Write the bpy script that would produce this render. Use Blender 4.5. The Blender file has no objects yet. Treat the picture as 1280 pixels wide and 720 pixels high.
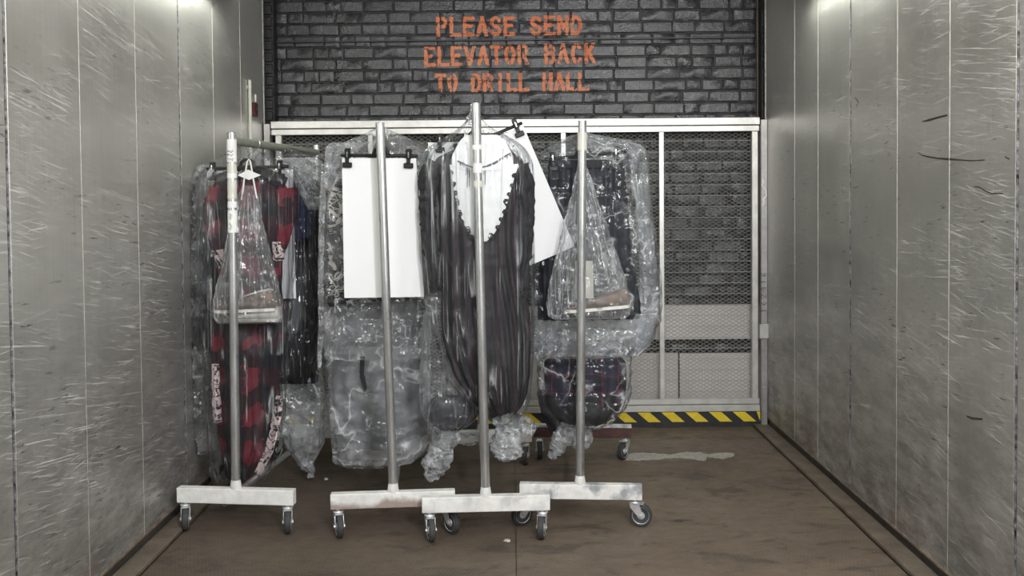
import bpy, bmesh, math, random
import numpy as np
from mathutils import Vector, Matrix, Euler

random.seed(7)
SC = bpy.context.scene
COL = SC.collection

# ------------------------------------------------------------------ camera
F = 1280 * 35.0 / 36.0
H = 1.61
PITCH, ROLL, SY = math.radians(1.72), math.radians(-0.5), -78 / 1280
cam_d = bpy.data.cameras.new('camera')
cam_d.lens = 35.0; cam_d.sensor_width = 36.0; cam_d.sensor_fit = 'HORIZONTAL'
cam_d.shift_y = SY; cam_d.clip_start = 0.05; cam_d.clip_end = 60
cam = bpy.data.objects.new('camera', cam_d)
CR = Matrix.Rotation(math.pi / 2 - PITCH, 3, 'X') @ Matrix.Rotation(ROLL, 3, 'Z')
cam.matrix_world = Matrix.Translation((0, 0, H)) @ CR.to_4x4()
COL.objects.link(cam)
SC.camera = cam

# ------------------------------------------------------------------ world
world = bpy.data.worlds.new('world'); SC.world = world
world.use_nodes = True
bg = world.node_tree.nodes['Background']
bg.inputs[0].default_value = (0.80, 0.84, 0.90, 1); bg.inputs[1].default_value = 0.27

# ------------------------------------------------------------------ lights
def area(name, loc, aim, sx, sy, power, color=(1, 1, 1), spread=180):
    d = bpy.data.lights.new(name, 'AREA'); d.shape = 'RECTANGLE'
    d.size = sx; d.size_y = sy; d.energy = power; d.color = color
    d.spread = math.radians(spread)
    o = bpy.data.objects.new(name, d); COL.objects.link(o)
    o.location = loc
    o.rotation_euler = (Vector(aim) - Vector(loc)).to_track_quat('-Z', 'Y').to_euler()
    return o
area('ceiling_lamp', (0.45, 0.9, 3.02), (0.1, 5.8, 1.25), 1.0, 0.6, 100, (1.0, 0.985, 0.96))
area('flash_lamp', (1.05, -0.1, 2.35), (0.0, 6.0, 1.3), 0.32, 0.32, 88, (0.96, 0.98, 1.0))

SC.view_settings.view_transform = 'Standard'
SC.view_settings.look = 'None'
SC.view_settings.exposure = 0.0
SC.view_settings.gamma = 1.0
SC.view_settings.use_curve_mapping = False
SC.cycles.transparent_max_bounces = 40
SC.cycles.max_bounces = 10
SC.cycles.sample_clamp_indirect = 6.0

# ------------------------------------------------------------------ pixel helpers
def at(px, py, Y):
    d = CR @ Vector(((px - 640) / F, (360 - py) / F + SY * 1280 / F, -1))
    k = Y / d.y
    return Vector((d.x * k, Y, H + d.z * k))
def fl(px, py, z=0.0):
    d = CR @ Vector(((px - 640) / F, (360 - py) / F + SY * 1280 / F, -1))
    k = (z - H) / d.z
    return Vector((d.x * k, d.y * k, z))

# ------------------------------------------------------------------ numpy noise
def _h(ix, iy, iz, seed):
    n = (ix * 374761393 + iy * 668265263 + iz * 2147483647 + seed * 1274126177) & 0xFFFFFFFF
    n = ((n ^ (n >> 13)) * 1274126177) & 0xFFFFFFFF
    n = (n ^ (n >> 16)) & 0xFFFFFFFF
    return n / 4294967295.0 * 2 - 1
def vnoise(x, y, z, seed=0):
    x, y, z = np.broadcast_arrays(np.asarray(x, float), np.asarray(y, float), np.asarray(z, float))
    ix, iy, iz = (np.floor(a).astype(np.int64) for a in (x, y, z))
    fx, fy, fz = x - ix, y - iy, z - iz
    fx, fy, fz = (f * f * (3 - 2 * f) for f in (fx, fy, fz))
    r = 0
    for dx in (0, 1):
        for dy in (0, 1):
            for dz in (0, 1):
                w = (fx if dx else 1 - fx) * (fy if dy else 1 - fy) * (fz if dz else 1 - fz)
                r = r + w * _h(ix + dx, iy + dy, iz + dz, seed)
    return r
def ridge(n): return 1 - 2 * np.abs(n)

# ------------------------------------------------------------------ object helpers
WPOS = {}
def tag(o, label=None, cat=None, group=None, kind=None):
    if label: o['label'] = label
    if cat: o['category'] = cat
    if group: o['group'] = group
    if kind: o['kind'] = kind
    return o
def empty(name, loc, rz=0.0, label=None, cat=None, group=None, kind=None):
    o = bpy.data.objects.new(name, None); COL.objects.link(o)
    o.location = loc; o.rotation_euler = (0, 0, rz)
    o.empty_display_size = 0.1
    WPOS[o.name] = Vector(loc)
    return tag(o, label, cat, group, kind)
def obj(name, vf, mat, parent=None, smooth=True, sharp=35, local=False, uv=None, origin='base'):
    """one mesh object; world coordinates unless local=True"""
    v, f = vf
    v = np.asarray([tuple(p) for p in v], dtype=float).reshape(-1, 3)
    me = bpy.data.meshes.new(name)
    if parent is None:
        off = np.array(((v[:, 0].min() + v[:, 0].max()) / 2, (v[:, 1].min() + v[:, 1].max()) / 2, v[:, 2].min()))
    elif local:
        off = np.zeros(3)
    else:
        off = np.array(WPOS[parent.name])
    me.from_pydata([tuple(p) for p in (v - off)], [], [tuple(int(i) for i in q) for q in f])
    if uv is not None:
        l = me.uv_layers.new(name='UVMap')
        idx = np.empty(len(me.loops), dtype=np.int32); me.loops.foreach_get('vertex_index', idx)
        l.data.foreach_set('uv', np.asarray(uv, dtype=np.float32)[idx].ravel())
    if smooth:
        me.shade_smooth()
        if sharp: me.set_sharp_from_angle(angle=math.radians(sharp))
    me.materials.append(mat)
    me.update()
    o = bpy.data.objects.new(name, me); COL.objects.link(o)
    if parent is None:
        o.location = off; WPOS[o.name] = Vector(off)
    else:
        o.parent = parent
        WPOS[o.name] = Vector(WPOS[parent.name]) if not local else Vector((0, 0, 0))
    return o
def link_copy(src, name, parent, loc, rot=None, scale=None):
    o = bpy.data.objects.new(name, src); COL.objects.link(o)
    o.parent = parent; o.location = loc
    if rot: o.rotation_euler = rot
    if scale: o.scale = scale
    return o
def mesh_only(name, vf, mat, smooth=True, sharp=35):
    me = bpy.data.meshes.new(name)
    me.from_pydata([tuple(p) for p in vf[0]], [], [tuple(q) for q in vf[1]])
    if smooth:
        me.shade_smooth(); me.set_sharp_from_angle(angle=math.radians(sharp))
    me.materials.append(mat); me.update()
    return me

class MB:
    def __init__(self): self.v, self.f = [], []
    def add(self, v, f, m=None):
        n = len(self.v)
        self.v += [tuple(m @ Vector(p)) if m is not None else tuple(p) for p in v]
        self.f += [tuple(i + n for i in q) for q in f]
        return self
    def box(self, lo, hi, bev=0.0, m=None, seg=1):
        lo, hi = Vector(lo), Vector(hi)
        if bev <= 0:
            v = [(x, y, z) for x in (lo.x, hi.x) for y in (lo.y, hi.y) for z in (lo.z, hi.z)]
            f = [(0, 1, 3, 2), (4, 6, 7, 5), (0, 4, 5, 1), (2, 3, 7, 6), (0, 2, 6, 4), (1, 5, 7, 3)]
            return self.add(v, f, m)
        bm = bmesh.new(); bmesh.ops.create_cube(bm, size=1.0)
        c, s = (lo + hi) / 2, hi - lo
        for q in bm.verts: q.co = Vector((q.co.x * s.x, q.co.y * s.y, q.co.z * s.z)) + c
        bmesh.ops.bevel(bm, geom=bm.edges[:], offset=bev, segments=seg, profile=0.5, affect='EDGES')
        bm.verts.index_update()
        v = [tuple(q.co) for q in bm.verts]; f = [tuple(q.index for q in p.verts) for p in bm.faces]
        bm.free()
        return self.add(v, f, m)
    def sweep(self, pts, rad, seg=12, cap=True, m=None, flat=1.0):
        """round tube through pts; rad one number or one per point"""
        pts = [Vector(p) for p in pts]; n = len(pts)
        rad = [rad] * n if not hasattr(rad, '__len__') else rad
        v, f = [], []
        t0 = (pts[1] - pts[0]).normalized()
        up = Vector((0, 1, 0)) if abs(t0.y) < 0.9 else Vector((1, 0, 0))
        a = t0.cross(up).normalized()
        for i, p in enumerate(pts):
            t = (pts[min(i + 1, n - 1)] - pts[max(i - 1, 0)]).normalized()
            a = (a - t * a.dot(t)).normalized(); b = t.cross(a)
            for k in range(seg):
                w = 2 * math.pi * k / seg
                v.append(p + a * math.cos(w) * rad[i] + b * math.sin(w) * rad[i] * flat)
        for i in range(n - 1):
            for k in range(seg):
                k2 = (k + 1) % seg
                f.append((i * seg + k, i * seg + k2, (i + 1) * seg + k2, (i + 1) * seg + k))
        if cap:
            f.append(tuple(range(seg - 1, -1, -1))); f.append(tuple((n - 1) * seg + k for k in range(seg)))
        return self.add(v, f, m)
    def lathe(self, prof, axis_m=None, seg=24):
        """profile [(r, h)] turned about local z"""
        v, f = [], []
        for r, h in prof:
            for k in range(seg):
                w = 2 * math.pi * k / seg
                v.append((r * math.cos(w), r * math.sin(w), h))
        for i in range(len(prof) - 1):
            for k in range(seg):
                k2 = (k + 1) % seg
                f.append((i * seg + k, i * seg + k2, (i + 1) * seg + k2, (i + 1) * seg + k))
        f.append(tuple(range(seg - 1, -1, -1))); f.append(tuple((len(prof) - 1) * seg + k for k in range(seg)))
        return self.add(v, f, axis_m)
    def out(self): return self.v, self.f

# ------------------------------------------------------------------ materials
class NT:
    def __init__(self, name):
        self.m = bpy.data.materials.new(name); self.m.use_nodes = True
        self.t = self.m.node_tree; self.t.nodes.clear()
        self.out = self.t.nodes.new('ShaderNodeOutputMaterial')
    def n(self, typ, props=None, **inp):
        nd = self.t.nodes.new('ShaderNode' + typ)
        for k, v in (props or {}).items(): setattr(nd, k, v)
        for k, v in inp.items():
            s = nd.inputs[int(k[1:])] if k[0] == '_' and k[1:].isdigit() else nd.inputs[k.replace('_', ' ')]
            if isinstance(v, bpy.types.NodeSocket): self.t.links.new(v, s)
            else: s.default_value = v
        return nd
    def math(self, op, a, b=0.0, c=None, clamp=False):
        nd = self.n('Math', {'operation': op, 'use_clamp': clamp}, _0=a, _1=b)
        if c is not None:
            if isinstance(c, bpy.types.NodeSocket): self.t.links.new(c, nd.inputs[2])
            else: nd.inputs[2].default_value = c
        return nd.outputs[0]
    def ramp(self, fac, lo, hi, a=0.0, b=1.0):
        return self.n('MapRange', {'clamp': True}, Value=fac, From_Min=lo, From_Max=hi, To_Min=a, To_Max=b).outputs[0]
    def mix(self, fac, a, b):
        nd = self.t.nodes.new('ShaderNodeMix'); nd.data_type = 'RGBA'
        for s, v in ((nd.inputs[0], fac), (nd.inputs[6], a), (nd.inputs[7], b)):
            if isinstance(v, bpy.types.NodeSocket): self.t.links.new(v, s)
            else: s.default_value = v if s is nd.inputs[0] else (tuple(v) + (1,))[:4]
        return nd.outputs[2]
    def noise(self, vec, scale, detail=2, rough=0.5, dist=0.0, dims='3D'):
        return self.n('TexNoise', None, Vector=vec, Scale=scale, Detail=detail, Roughness=rough, Distortion=dist).outputs[0]
    def pos(self): return self.n('NewGeometry').outputs['Position']
    def objc(self): return self.n('TexCoord').outputs['Object']
    def uv(self): return self.n('TexCoord').outputs['UV']
    def mapping(self, vec, loc=(0, 0, 0), rot=(0, 0, 0), scale=(1, 1, 1)):
        return self.n('Mapping', None, Vector=vec, Location=loc, Rotation=rot, Scale=scale).outputs[0]
    def bump(self, h, strength=0.3, dist=0.01, normal=None):
        nd = self.n('Bump', None, Height=h, Strength=strength, Distance=dist)
        if normal is not None: self.t.links.new(normal, nd.inputs['Normal'])
        return nd.outputs[0]
    def pbsdf(self, **inp):
        nd = self.n('BsdfPrincipled', None, **inp)
        self.t.links.new(nd.outputs[0], self.out.inputs[0]); return nd
    def done(self, sh):
        self.t.links.new(sh, self.out.inputs[0]); return self.m

def C(r, g, b): return (r, g, b, 1)
def srgb(r, g, b):
    f = lambda c: (c / 255 / 12.92) if c / 255 <= 0.04045 else ((c / 255 + 0.055) / 1.055) ** 2.4
    return (f(r), f(g), f(b), 1)

def simple(name, col, rough=0.5, metal=0.0, nscale=0, namp=0.0, bump=0.0, bscale=60, spec=0.5):
    t = NT(name); p = t.objc()
    c = col
    if nscale:
        n = t.noise(p, nscale, 4, 0.6)
        c = t.mix(t.ramp(n, 0.3, 0.7), tuple(x * (1 - namp) for x in col[:3]), tuple(min(1, x * (1 + namp)) for x in col[:3]))
    kw = dict(Base_Color=c, Roughness=rough, Metallic=metal)
    if bump: kw['Normal'] = t.bump(t.noise(p, bscale, 3), bump, 0.005)
    b = t.pbsdf(**kw); b.inputs['Specular IOR Level'].default_value = spec
    return t.m

def steel_wall(name, side):
    t = NT(name); P = t.pos()
    def streak(rotdeg, along, across, lo, hi, seed):
        v = t.mapping(P, (0, 0, 0), (math.radians(rotdeg), 0, 0))
        v = t.mapping(v, (seed, seed * 1.7, seed * 0.3), (0, 0, 0), (1, along, across))
        return t.ramp(t.noise(v, 1.0, 3, 0.55), lo, hi)
    big = t.noise(P, 1.4, 4, 0.6)
    med = t.noise(t.mapping(P, (3, 1, 5), (0, 0, 0), (1, 2.0, 3.5)), 1.0, 3)
    s1 = streak(8 * side, 3.0, 190, 0.61, 0.67, 3.1)
    s2 = streak(14 * side, 5, 230, 0.61, 0.67, 8.3)
    s3 = streak(-4 * side, 4, 170, 0.62, 0.69, 14.7)
    s4 = streak(4, 9, 80, 0.63, 0.69, 21.2)        # dark scuffs
    s5 = streak(-78, 7, 190, 0.65, 0.71, 27.9)
    z = t.n('SeparateXYZ', None, Vector=P).outputs[2]
    light = t.math('MAXIMUM', t.math('MAXIMUM', s1, t.math('MULTIPLY', s2, 0.8)), t.math('MAXIMUM', s3, t.math('MULTIPLY', s5, 0.6)))
    light = t.math('MULTIPLY', light, t.ramp(med, 0.34, 0.56))
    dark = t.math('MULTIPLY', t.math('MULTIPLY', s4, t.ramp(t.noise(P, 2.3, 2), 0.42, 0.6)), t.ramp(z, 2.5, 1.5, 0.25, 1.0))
    fine = t.noise(t.mapping(P, (0, 0, 0), (0, 0, 0), (1, 220, 2.5)), 1.0, 2)
    low = t.ramp(z, 1.35, 0.10)                       # broken-up lower band, darker towards the floor
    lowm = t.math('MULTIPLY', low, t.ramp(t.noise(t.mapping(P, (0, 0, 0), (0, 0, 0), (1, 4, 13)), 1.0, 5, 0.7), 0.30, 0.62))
    rust = t.math('MULTIPLY', t.ramp(z, 0.42, 0.12), t.ramp(t.noise(t.mapping(P, (9, 0, 0), (0, 0, 0), (1, 3, 7)), 1.0, 5, 0.7), 0.47, 0.62))
    c = t.mix(t.ramp(big, 0.3, 0.7), (0.54, 0.532, 0.50), (0.66, 0.65, 0.612))
    c = t.mix(t.math('MULTIPLY', t.ramp(fine, 0.3, 0.7), 0.16), c, (0.30, 0.295, 0.28))
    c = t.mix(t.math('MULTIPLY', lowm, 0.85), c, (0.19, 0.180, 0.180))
    c = t.mix(t.math('MULTIPLY', light, 0.40), c, (0.88, 0.88, 0.87))
    c = t.mix(t.math('MULTIPLY', dark, 0.75), c, (0.09, 0.085, 0.085))
    c = t.mix(t.math('MULTIPLY', rust, 0.7), c, (0.16, 0.095, 0.06))
    r = t.math('ADD', t.ramp(big, 0.3, 0.7, 0.34, 0.46), t.math('MULTIPLY', light, 0.2))
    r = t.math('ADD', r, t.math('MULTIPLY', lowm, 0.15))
    met = t.math('SUBTRACT', 0.70, t.math('MULTIPLY', t.math('MAXIMUM', rust, light), 0.5))
    h = t.math('ADD', t.math('MULTIPLY', t.noise(P, 3.0, 2), 1.0), t.math('MULTIPLY', t.math('SUBTRACT', light, dark), 0.02))
    t.pbsdf(Base_Color=c, Roughness=r, Metallic=met, Normal=t.bump(h, 0.25, 0.02))
    return t.m

def floor_mat():
    t = NT('dirty_tread_plate'); P = t.pos()
    big = t.noise(P, 1.1, 5, 0.6)
    mid = t.noise(t.mapping(P, (0, 0, 0), (0, 0, 0), (2.2, 3.2, 1)), 4.5, 8, 0.72)
    blot = t.ramp(t.noise(t.mapping(P, (4, 2, 0), (0, 0, 0), (2.2, 4.5, 1)), 1.0, 8, 0.70, 0.4), 0.545, 0.60)
    spots = t.ramp(t.noise(t.mapping(P, (1, 7, 0), (0, 0, 0), (7, 12, 1)), 1.0, 7, 0.7), 0.585, 0.64)
    pale = t.ramp(t.noise(t.mapping(P, (11, 3, 0), (0, 0, 0), (9, 16, 1)), 1.0, 3, 0.6), 0.76, 0.80)
    c = t.mix(t.ramp(big, 0.3, 0.7), (0.115, 0.086, 0.063), (0.185, 0.143, 0.107))
    c = t.mix(t.ramp(mid, 0.42, 0.75, 0, 0.5), c, (0.09, 0.066, 0.05))
    c = t.mix(t.math('MULTIPLY', blot, 0.65), c, (0.035, 0.030, 0.028))
    c = t.mix(t.math('MULTIPLY', spots, 0.6), c, (0.03, 0.026, 0.024))
    c = t.mix(t.math('MULTIPLY', pale, 0.35), c, (0.42, 0.38, 0.34))
    # greasy dirt and the shade around the carts, both painted in with a ragged edge
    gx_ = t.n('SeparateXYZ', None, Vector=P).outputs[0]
    grease_shade = t.ramp(t.math('ADD', gx_, t.math('MULTIPLY', t.math('SUBTRACT', t.noise(P, 1.6, 6, 0.65), 0.5), 2.2)), 0.55, -0.15)
    c = t.mix(t.math('MULTIPLY', grease_shade, 0.45), c, (0.048, 0.036, 0.029))
    # raised lozenges of the tread plate, as fine relief
    def dia(ang, off):
        v = t.mapping(P, (off, off, 0), (0, 0, math.radians(ang)))
        s = t.n('SeparateXYZ', None, Vector=v)
        a = t.math('SINE', t.math('MULTIPLY', s.outputs[0], 2 * math.pi / 0.036))
        b = t.math('SINE', t.math('MULTIPLY', s.outputs[1], 2 * math.pi / 0.018))
        return t.ramp(t.math('MULTIPLY', a, b), 0.25, 0.8)
    h = t.math('MAXIMUM', dia(45, 0), dia(-45, 0.009))
    c = t.mix(t.math('MULTIPLY', h, 0.14), c, (0.30, 0.24, 0.19))
    r = t.ramp(mid, 0.3, 0.7, 0.42, 0.62)
    b = t.pbsdf(Base_Color=c, Roughness=r, Normal=t.bump(t.math('ADD', h, t.math('MULTIPLY', mid, 0.6)), 0.35, 0.003))
    b.inputs['Specular IOR Level'].default_value = 0.4
    return t.m

def film(name, haze=0.06, lines=0.4, tint=(0.97, 0.98, 0.99), tilt=0.3, scale=10.0, folds=0.0, fscale=28.0, stretch=(1, 1, 1), rough=0.08, gain=1.2, seed=0.0):
    """thin clear polythene: straight-through transmission, crinkled gloss, white crease lines with painted streak highlights, a little milkiness"""
    t = NT(name); P0 = t.mapping(t.pos(), (seed, seed * 2.3, seed * 0.7))
    P = t.mapping(P0, (0, 0, 0), (0, 0, 0), stretch)
    vm = lambda op, a, b: t.n('VectorMath', {'operation': op}, _0=a, _1=b)
    ms = max(stretch)
    # crumpled film: random flat facets meeting in creases
    w = t.n('TexNoise', None, Vector=P, Scale=scale * 0.7, Detail=1.0).outputs[1]
    wv = 0.9 / scale
    Pd = vm('ADD', P, vm('MULTIPLY', vm('SUBTRACT', w, (0.5, 0.5, 0.5)).outputs[0], (wv, wv, wv)).outputs[0]).outputs[0]
    v = t.n('TexVoronoi', None, Vector=Pd, Scale=scale)
    h = t.math('MULTIPLY', vm('DOT_PRODUCT', vm('SUBTRACT', v.outputs['Color'], (0.5, 0.5, 0.5)).outputs[0], vm('SUBTRACT', Pd, v.outputs['Position']).outputs[0]).outputs['Value'], 2.0 * tilt / ms)
    soft = t.noise(P, scale * 1.6, 2, 0.5, 0.3)
    h = t.math('ADD', h, t.math('MULTIPLY', soft, 0.5 * tilt / scale / ms))
    def ridged(vec, sc, p):
        n1 = t.noise(vec, sc, 1.5, 0.5, 0.5)
        return t.math('POWER', t.math('SUBTRACT', 1.0, t.math('ABSOLUTE', t.math('MULTIPLY', t.math('SUBTRACT', n1, 0.5), 2.0))), p)
    r1 = ridged(P, scale * 0.55, 44.0)
    h = t.math('ADD', h, t.math('MULTIPLY', r1, 0.05 * tilt / scale))
    ln = t.math('MULTIPLY', r1, t.ramp(t.noise(P, scale * 0.4, 1), 0.44, 0.58))
    if folds:
        Pf = t.mapping(P0, (seed, 0, 0), (0, 0, 0), (1, 0.6, 0.028))
        nf = t.noise(Pf, fscale, 2, 0.45, 0.0)
        h = t.math('ADD', h, t.math('MULTIPLY', nf, folds))
        rf = ridged(Pf, fscale * 0.6, 60.0)
        ln = t.math('MAXIMUM', t.math('MULTIPLY', ln, 0.12), t.math('MULTIPLY', rf, t.ramp(t.noise(P0, 6.0, 1), 0.46, 0.56)))
        h = t.math('ADD', h, t.math('MULTIPLY', rf, folds * 0.4))
    N = t.bump(h, 1.0, 1.0)
    fr = t.n('Fresnel', None, IOR=1.45, Normal=N).outputs[0]
    fac = t.math('MULTIPLY', t.math('MINIMUM', fr, 0.55), gain, clamp=True)
    tr = t.n('BsdfTransparent', None, Color=tint + (1,)).outputs[0]
    gl = t.n('BsdfGlossy', None, Color=(1, 1, 1, 1), Roughness=rough, Normal=N).outputs[0]
    m1 = t.n('MixShader', None, _0=fac, _1=tr, _2=gl).outputs[0]
    df = t.n('BsdfDiffuse', None, Color=(0.90, 0.92, 0.95, 1), Normal=N).outputs[0]
    tl = t.n('BsdfTranslucent', None, Color=(0.90, 0.92, 0.95, 1), Normal=N).outputs[0]
    dm = t.n('MixShader', None, _0=0.30, _1=df, _2=tl).outputs[0]
    hz = t.math('MULTIPLY', t.ramp(t.noise(P, scale * 0.5, 3), 0.35, 0.65, 0.4, 1.6), haze)
    hz = t.math('ADD', hz, t.math('MULTIPLY', ln, lines), clamp=True)  # crease whitening and streak highlights, both painted as diffuse white
    return t.done(t.n('MixShader', None, _0=hz, _1=m1, _2=dm).outputs[0])

def rusty_white(name, rust=0.0, silver=0.0, seed=0.0):
    t = NT(name); P = t.mapping(t.objc(), (seed, seed, seed))
    n = t.noise(P, 9.0, 4, 0.6); n2 = t.noise(t.mapping(P, (2, 5, 1)), 26.0, 4, 0.6)
    c = t.mix(t.ramp(n2, 0.35, 0.7), (0.76, 0.75, 0.73), (0.90, 0.90, 0.885))
    c = t.mix(t.math('MULTIPLY', t.ramp(n, 0.46, 0.62), silver), c, (0.30, 0.31, 0.34))
    z = t.n('SeparateXYZ', None, Vector=t.n('TexCoord').outputs['Generated']).outputs[2]
    rm = t.math('MULTIPLY', t.ramp(t.math('ADD', t.math('MULTIPLY', z, 0.5), t.math('MULTIPLY', n, 0.8)), 0.72, 0.5), rust)
    c = t.mix(t.math('MULTIPLY', rm, 0.75), c, (0.19, 0.10, 0.07))
    t.pbsdf(Base_Color=c, Roughness=0.42, Normal=t.bump(n2, 0.15, 0.002))
    return t.m

def galv(name, seed=0.0):
    t = NT(name); P = t.mapping(t.objc(), (seed, seed, seed))
    n = t.noise(t.mapping(P, (0, 0, 0), (0, 0, 0), (20, 20, 4)), 1.0, 4, 0.6)
    v = t.n('TexVoronoi', None, Vector=P, Scale=70.0).outputs['Distance']
    c = t.mix(t.ramp(n, 0.3, 0.7), (0.40, 0.41, 0.415), (0.60, 0.605, 0.605))
    c = t.mix(t.math('MULTIPLY', v, 0.25), c, (0.8, 0.8, 0.8))
    t.pbsdf(Base_Color=c, Roughness=t.ramp(n, 0.3, 0.7, 0.26, 0.38), Metallic=0.85)
    return t.m

def brick_paint():
    t = NT('black_gloss_brick_paint'); P = t.pos()
    oi = t.n('ObjectInfo').outputs['Random']
    n = t.noise(P, 34.0, 4, 0.6); n2 = t.noise(P, 120.0, 3, 0.6); n3 = t.noise(P, 2.0, 3)
    c = t.mix(t.ramp(oi, 0, 1), (0.011, 0.011, 0.0135), (0.027, 0.028, 0.032))
    c = t.mix(t.ramp(n, 0.50, 0.70, 0, 0.7), c, (0.075, 0.078, 0.087))
    c = t.mix(t.ramp(n2, 0.62, 0.74, 0, 0.6), c, (0.20, 0.205, 0.22))
    h = t.math('ADD', n, t.math('MULTIPLY', n2, 0.45))
    t.pbsdf(Base_Color=c, Roughness=t.ramp(n3, 0.35, 0.65, 0.24, 0.38), Normal=t.bump(h, 0.8, 0.0075), Coat_Weight=0.38, Coat_Roughness=0.17, Coat_Normal=t.bump(t.noise(P, 60.0, 3, 0.55), 0.9, 0.0048))
    return t.m

def sign_paint():
    t = NT('orange_stencil_paint'); P = t.pos()
    n = t.noise(P, 30.0, 4, 0.65); n2 = t.noise(P, 90.0, 3, 0.6); n3 = t.noise(P, 5.0, 2)
    c = t.mix(t.ramp(n3, 0.4, 0.65), (0.64, 0.150, 0.040), (0.68, 0.23, 0.10))
    c = t.mix(t.ramp(n, 0.56, 0.74, 0, 0.75), c, (0.14, 0.05, 0.03))
    t.pbsdf(Base_Color=c, Roughness=0.42, Normal=t.bump(t.math('ADD', n, n2), 0.5, 0.008))
    return t.m

def plaid(name, cols, size, thin=None, warp=0.03, rough=0.85):
    """woven check in UV metres: cols = (both, one, none)"""
    t = NT(name); U = t.uv()
    w = t.noise(U, 11.0, 3); w2 = t.noise(t.mapping(U, (3, 7, 0)), 9.0, 3)
    s = t.n('SeparateXYZ', None, Vector=U)
    x = t.math('ADD', s.outputs[0], t.math('MULTIPLY', w, warp)); y = t.math('ADD', s.outputs[1], t.math('MULTIPLY', w2, warp * 2.2))
    a = t.math('LESS_THAN', t.math('FRACT', t.math('DIVIDE', x, size)), 0.5)
    b = t.math('LESS_THAN', t.math('FRACT', t.math('DIVIDE', y, size)), 0.5)
    k = t.math('MULTIPLY', t.math('ADD', a, b), 0.5)
    c = t.mix(t.ramp(k, 0.0, 0.5), cols[0], cols[1])
    c = t.mix(t.ramp(k, 0.5, 1.0), c, cols[2])
    if thin:
        for ax in (x, y):
            q = t.math('LESS_THAN', t.math('ABSOLUTE', t.math('SUBTRACT', t.math('FRACT', t.math('DIVIDE', ax, thin[0])), 0.5)), thin[1])
            c = t.mix(t.math('MULTIPLY', q, 0.8), c, thin[2])
    h = t.noise(U, 300.0, 2)
    t.pbsdf(Base_Color=c, Roughness=rough, Normal=t.bump(h, 0.2, 0.002))
    return t.m

def stripes(name, a, b, size, rough=0.6):
    t = NT(name); U = t.uv()
    s = t.n('SeparateXYZ', None, Vector=U)
    x = t.math('ADD', s.outputs[0], t.math('MULTIPLY', t.noise(U, 6.0, 2), 0.02))
    k = t.math('SINE', t.math('MULTIPLY', x, 2 * math.pi / size))
    c = t.mix(t.ramp(k, -0.3, 0.5), a, b)
    t.pbsdf(Base_Color=c, Roughness=rough, Normal=t.bump(t.noise(U, 260.0, 2), 0.2, 0.002))
    return t.m

def print_cloth(name, ground, ink, scale, lo=0.52, hi=0.56):
    t = NT(name); U = t.uv()
    n = t.noise(U, scale, 3, 0.6, 1.6)
    v = t.n('TexVoronoi', {'feature': 'DISTANCE_TO_EDGE'}, Vector=t.mapping(U, (0, 0, 0), (0, 0, 0.5), (1, 1.6, 1)), Scale=scale * 1.5).outputs['Distance']
    k = t.math('MAXIMUM', t.ramp(n, lo, hi), t.math('MULTIPLY', t.ramp(v, 0.05, 0.03), t.ramp(t.noise(U, scale * 0.4, 1), 0.45, 0.55)))
    t.pbsdf(Base_Color=t.mix(k, ground, ink), Roughness=0.8)
    return t.m

M = {}
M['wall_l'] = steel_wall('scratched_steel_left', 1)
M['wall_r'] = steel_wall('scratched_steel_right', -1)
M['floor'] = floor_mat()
M['weld'] = simple('weld_bead', C(0.20, 0.195, 0.21), 0.5, 0.6, 40, 0.95, 0.8, 120)
M['seam'] = simple('pale_seam', C(0.56, 0.55, 0.51), 0.45, 0.6, 30, 0.25)
M['darksteel'] = simple('dark_grimy_steel', C(0.055, 0.05, 0.045), 0.6, 0.3, 14, 0.4)
M['ledge'] = simple('dirty_steel_ledge', C(0.15, 0.122, 0.095), 0.6, 0.2, 9, 0.35, 0.3, 50)
M['lip'] = simple('rusty_lip', C(0.20, 0.15, 0.11), 0.7, 0.2, 20, 0.4)
M['railrust'] = simple('rusty_rail', C(0.075, 0.048, 0.038), 0.6, 0.3, 20, 0.4)
M['ceiling'] = simple('ceiling_paint', C(0.55, 0.55, 0.53), 0.7)
M['brick'] = brick_paint()
M['mortar'] = simple('black_mortar', C(0.010, 0.010, 0.011), 0.5, 0, 40, 0.4, 0.6, 80)
M['sign'] = sign_paint()
M['gate'] = simple('gate_aluminium', C(0.66, 0.65, 0.62), 0.38, 0.55, 12, 0.14, 0.1, 40)
M['mesh'] = simple('gate_mesh_metal', C(0.52, 0.51, 0.47), 0.5, 0.3)
M['wire'] = simple('gate_wire_metal', C(0.55, 0.54, 0.50), 0.45, 0.5)
M['yellow'] = simple('hazard_yellow', C(0.78, 0.58, 0.03), 0.5, 0, 20, 0.15)
M['hazblack'] = simple('hazard_black', C(0.022, 0.022, 0.026), 0.5, 0, 20, 0.3)
M['board'] = simple('pale_board', C(0.64, 0.61, 0.60), 0.7, 0, 3, 0.12)
M['jamb'] = simple('jamb_steel', C(0.40, 0.385, 0.38), 0.42, 0.6, 14, 0.2, 0.1, 40)
M['ink'] = simple('marker_ink', C(0.012, 0.012, 0.014), 0.6)
M['white_mark'] = simple('chalk_white', C(0.75, 0.75, 0.74), 0.7)
M['red'] = simple('switch_red', C(0.11, 0.012, 0.02), 0.5)
M['conduit'] = simple('painted_conduit', C(0.62, 0.62, 0.55), 0.5, 0.2)
M['plastic_grey'] = simple('lamp_housing', C(0.50, 0.50, 0.48), 0.45, 0.3)
M['black_plastic'] = simple('black_plastic', C(0.009, 0.008, 0.009), 0.42, spec=0.3)
M['clip_metal'] = simple('clip_chrome', C(0.75, 0.75, 0.76), 0.2, 1.0)
M['rubber'] = simple('grey_rubber', C(0.040, 0.040, 0.042), 0.65, 0, 20, 0.25)
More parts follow.
